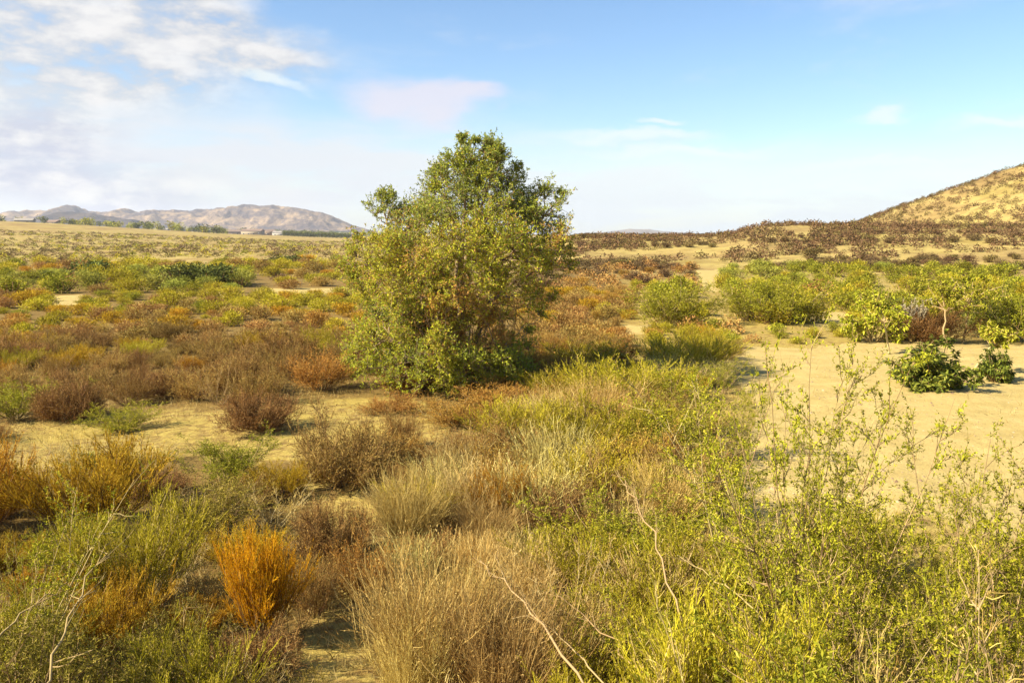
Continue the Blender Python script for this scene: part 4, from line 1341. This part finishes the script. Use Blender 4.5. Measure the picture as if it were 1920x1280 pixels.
# ------------------------------------------------------------------ dry grass and litter on the ground
def ground_grass():
    rng = np.random.default_rng(800)
    n = 42000
    a = rng.uniform(math.radians(-36), math.radians(36), n); r = np.sqrt(rng.uniform(4.5 ** 2, 30 ** 2, n)) * rng.uniform(.45, 1, n)
    r = np.maximum(r, 4.2)
    X = np.sin(a) * r; Y = np.cos(a) * r; Z = height(X, Y)
    PX, PY = project(X, Y, Z)
    keep = (~inpoly(PX, PY, SAND) | (rng.random(n) < .05)) & (fbm(X / .8, Y / .8, 95) > -.05)
    bare = np.zeros(n, bool)
    for p in BARE: bare |= inpoly(PX, PY, p)
    X, Y, Z, bare = X[keep], Y[keep], Z[keep], bare[keep]
    n = len(X)
    m = 2
    O = np.repeat(np.stack([X, Y, Z - .01], -1), m, 0) + rng.normal(0, .02, (n * m, 3)) * np.array([1, 1, 0])
    D = rng.normal(size=(n * m, 3)) * .45 + np.array([0, 0, 1.0])
    Lg = rng.uniform(.05, .17, n * m) * np.where(np.repeat(bare, m), .6, 1.0) * (1 + .5 * (np.repeat(np.hypot(X, Y), m) < 9))
    P = grow(O, D, Lg, 2, 0, .25, rng)
    g = MB(); g.tubes(P, .0045, .002, 2, rng)
    o = link('dry_grass', g.mesh('grass', [M['straw']])); o['kind'] = 'stuff'
    # fallen twigs and litter
    n = 9000
    a = rng.uniform(math.radians(-36), math.radians(36), n); r = rng.uniform(4.2, 22, n)
    X = np.sin(a) * r; Y = np.cos(a) * r; Z = height(X, Y)
    PX, PY = project(X, Y, Z)
    keep = ~inpoly(PX, PY, SAND) | (rng.random(n) < .15)
    X, Y, Z = X[keep], Y[keep], Z[keep]; n = len(X)
    D = rng.normal(size=(n, 3)); D[:, 2] *= .12
    P = grow(np.stack([X, Y, Z + .012], -1), D, rng.uniform(.04, .22, n), 2, 0, .2, rng)
    g = MB(); g.tubes(P, .0034, .0018, 3, rng)
    o = link('twig_litter', g.mesh('brush_floor', [M['twig']])); o['kind'] = 'stuff'

    # small stones and clods on the sand
    n = 9000
    a = rng.uniform(math.radians(8), math.radians(38), n); r = rng.uniform(7, 30, n)
    X = np.sin(a) * r; Y = np.cos(a) * r; Z = height(X, Y)
    PX, PY = project(X, Y, Z)
    k_ = inpoly(PX, PY, SAND) & (fbm(X / 1.7, Y / 1.7, 97) + rng.normal(0, .25, n) > .0)
    X, Y, Z = X[k_], Y[k_], Z[k_]; n = len(X)
    base = np.array([[1, 0, 0], [0, 1, 0], [-1, 0, 0], [0, -1, 0], [.4, .3, .8], [-.3, .4, .7]], float)
    rad = rng.lognormal(-4.5, .5, n)[:, None, None]
    V = (base[None] * rng.uniform(.6, 1.3, (n, 6, 3))) * rad + np.stack([X, Y, Z], -1)[:, None]
    q4 = np.array([[0, 1, 4, 4], [1, 2, 5, 4], [2, 3, 5, 5], [3, 0, 4, 5]])
    q4 = np.array([[0, 1, 5, 4], [1, 2, 3, 5], [3, 0, 4, 5]])
    g = MB(); g.add(V, (q4[None] + (np.arange(n) * 6)[:, None, None]).reshape(-1, 4), np.repeat(rng.random(n), 3))
    o = link('pebbles', g.mesh('pebbles', [M['pebble']])); o['kind'] = 'stuff'


ground_grass()


# ------------------------------------------------------------------ the far settlement, trees and orchard
def crown_mesh(seed, mat, n=150):
    rng = np.random.default_rng(seed)
    g = MB()
    c = rng.normal(0, .2, (6, 3)) + np.array([0, 0, .62]); i = rng.integers(0, 6, n)
    d = nrm(rng.normal(size=(n, 3)))
    g.leaves(c[i] + d * rng.uniform(.1, .28, (n, 1)), d + rng.normal(size=(n, 3)), .16, .11, rng)
    return g.mesh('crown', [M[mat]])


def trunk_mesh():
    g = MB(); P = np.array([[[0, 0, 0], [.01, 0, .3], [0, .01, .6]]], float); g.tubes(P, .035, .02, 5, RNG)
    return g.mesh('trunk', [M['bark']], True)


CM = [crown_mesh(600, 'green_leaf'), crown_mesh(601, 'dark_leaf'), crown_mesh(602, 'sage_leaf'), crown_mesh(603, 'dark_leaf')]
TM = trunk_mesh()


def far_tree(x, y, w, h, label, group, v, name='far_tree'):
    e = bpy.data.objects.new(name, None); COL.objects.link(e); e.location = (x, y, hz(x, y) - .1); e.scale = (w, w, h)
    e.rotation_euler = (0, 0, random.uniform(0, 6.28)); tagged(e, label, 'tree', group)
    link('trunk', TM, e); link('crown', CM[v], e)


def ground_along(px, d):
    a = math.atan((px - 960) / F)
    return math.tan(a) * d, d


tr = np.random.default_rng(31)
for i in range(80):
    px = tr.uniform(-20, 430); d = tr.uniform(640, 760)
    x, y = ground_along(px, d)
    s = tr.uniform(3.0, 6.5)
    far_tree(x, y, s * 1.5, s, 'small distant tree in the line of trees on the far left skyline', 'trees along the far left skyline', int(tr.integers(0, 4)))
for i in range(60):
    px = tr.uniform(300, 700); d = tr.uniform(1300, 1700)
    x, y = ground_along(px, d)
    s = tr.uniform(6, 11)
    far_tree(x, y, s * 1.8, s, 'dark distant tree at the foot of the mountains behind the settlement', 'trees at the foot of the mountains', int(tr.choice([1, 3, 1, 0])))
for i in range(18):
    for j in range(5):
        x, y = ground_along(535 + i * 7.0 + j * 1.0, 800 + j * 38)
        far_tree(x, y, 4.6, 5.0, 'small round orchard tree planted in a row left of the big tree', 'orchard trees in rows', 1, 'orchard_tree')


def plain(name, c, rough=.9):
    m = bpy.data.materials.new(name); m.use_nodes = True
    q = NT(m.node_tree); pb = m.node_tree.nodes['Principled BSDF']
    geo = q.add('ShaderNodeNewGeometry').outputs['Position']
    n = q.noise(geo, 1.5, 4, .6)
    q.put(pb.inputs['Base Color'], q.mix(n, tuple(v * .5 for v in c), tuple(min(v * .75, 1) for v in c)))
    pb.inputs['Roughness'].default_value = rough
    return m


HW = [plain('wall_cream', (.46, .37, .25)), plain('wall_white', (.55, .50, .42)), plain('wall_tan', (.40, .28, .18))]
HR = [plain('roof_clay', (.30, .20, .14)), plain('roof_pale', (.40, .35, .29)), plain('roof_grey', (.35, .33, .31))]
HG = plain('window_dark', (.05, .06, .07), .2)


def boxm(name, lo, hi, mat):
    x0, y0, z0 = lo; x1, y1, z1 = hi
    v = [(x0, y0, z0), (x1, y0, z0), (x1, y1, z0), (x0, y1, z0), (x0, y0, z1), (x1, y0, z1), (x1, y1, z1), (x0, y1, z1)]
    f = [(0, 1, 5, 4), (1, 2, 6, 5), (2, 3, 7, 6), (3, 0, 4, 7), (4, 5, 6, 7), (3, 2, 1, 0)]
    b = MB(); b.add(v, f, .5)
    return b.mesh(name, [mat])


def house(px, d, w, dep, h, wi, ri, label, rz):
    x, y = ground_along(px, d)
    e = bpy.data.objects.new('house', None); COL.objects.link(e); e.location = (x, y, hz(x, y) - .2); e.rotation_euler = (0, 0, rz)
    tagged(e, label, 'house')
    link('walls', boxm('walls', (-w / 2, -dep / 2, 0), (w / 2, dep / 2, h), HW[wi]), e)
    o = .5; v = [(-w / 2 - o, -dep / 2 - o, h), (w / 2 + o, -dep / 2 - o, h), (w / 2 + o, dep / 2 + o, h), (-w / 2 - o, dep / 2 + o, h), (-w / 2 - o, 0, h + dep * .22), (w / 2 + o, 0, h + dep * .22)]
    b = MB(); b.add([v[0], v[1], v[5], v[4], v[2], v[3], v[4], v[5], v[0], v[4], v[3], v[3], v[1], v[2], v[5], v[5], v[0], v[3], v[2], v[1]],
                    [(0, 1, 2, 3), (4, 5, 6, 7), (16, 17, 18, 19)], .5)
    b.add([v[0], v[4], (v[3][0], v[3][1], v[3][2]), (v[0][0], 0, h)], [(0, 1, 2, 3)], .5)
    b.add([v[1], (v[1][0], 0, h), v[2], v[5]], [(0, 1, 2, 3)], .5)
    link('roof', b.mesh('roof', [HR[ri]]), e)
    for k_ in range(max(2, int(w / 6))):
        cx = -w / 2 + (k_ + .5) * w / max(2, int(w / 6))
        link('window', boxm('window', (cx - .8, -dep / 2 - .06, 1.0), (cx + .8, -dep / 2 + .05, 2.3), HG), e)


house(55, 660, 13, 8, 3.2, 1, 1, 'small pale house among trees at the far left end of the skyline', .2)
house(110, 680, 10, 8, 3.0, 0, 0, 'cream house second from the left among the skyline trees', -.3)
house(305, 1150, 22, 10, 3.5, 1, 1, 'pale low building between the skyline trees and the settlement', .1)
house(380, 1150, 30, 10, 3.6, 0, 2, 'long low shed at the left end of the settlement', 0)
house(440, 1180, 22, 12, 4.5, 2, 0, 'tan building with clay roof in the settlement, right of the long shed', .2)
house(478, 1080, 26, 12, 5.0, 0, 0, 'largest cream building in the middle of the settlement', -.1)
house(506, 1100, 18, 10, 5.5, 2, 0, 'tan house right of the largest cream building', .3)
house(528, 1090, 16, 10, 4.0, 1, 1, 'small white house at the left corner of the orchard', -.2)
house(640, 1120, 34, 10, 3.4, 1, 1, 'long pale shed at the right end of the orchard', .05)


# ------------------------------------------------------------------ haze in the valley air
def haze():
    m = bpy.data.materials.new('valley_haze'); m.use_nodes = True
    m.node_tree.nodes.clear(); q = NT(m.node_tree)
    v = q.add('ShaderNodeVolumePrincipled')
    v.inputs['Color'].default_value = (.84, .88, 1, 1)
    v.inputs['Density'].default_value = 0.00012
    v.inputs['Anisotropy'].default_value = .2
    out = q.add('ShaderNodeOutputMaterial'); q.l.new(v.outputs[0], out.inputs[1])
    o = link('haze', boxm('haze', (-4500, -4500, -12), (4500, 4500, 150), m)); o['kind'] = 'stuff'


haze()
print('objects', len(bpy.data.objects), 'mass', len(mass), 'counts', count, 'tris', sum(2 * len(m.polygons) for m in bpy.data.meshes))
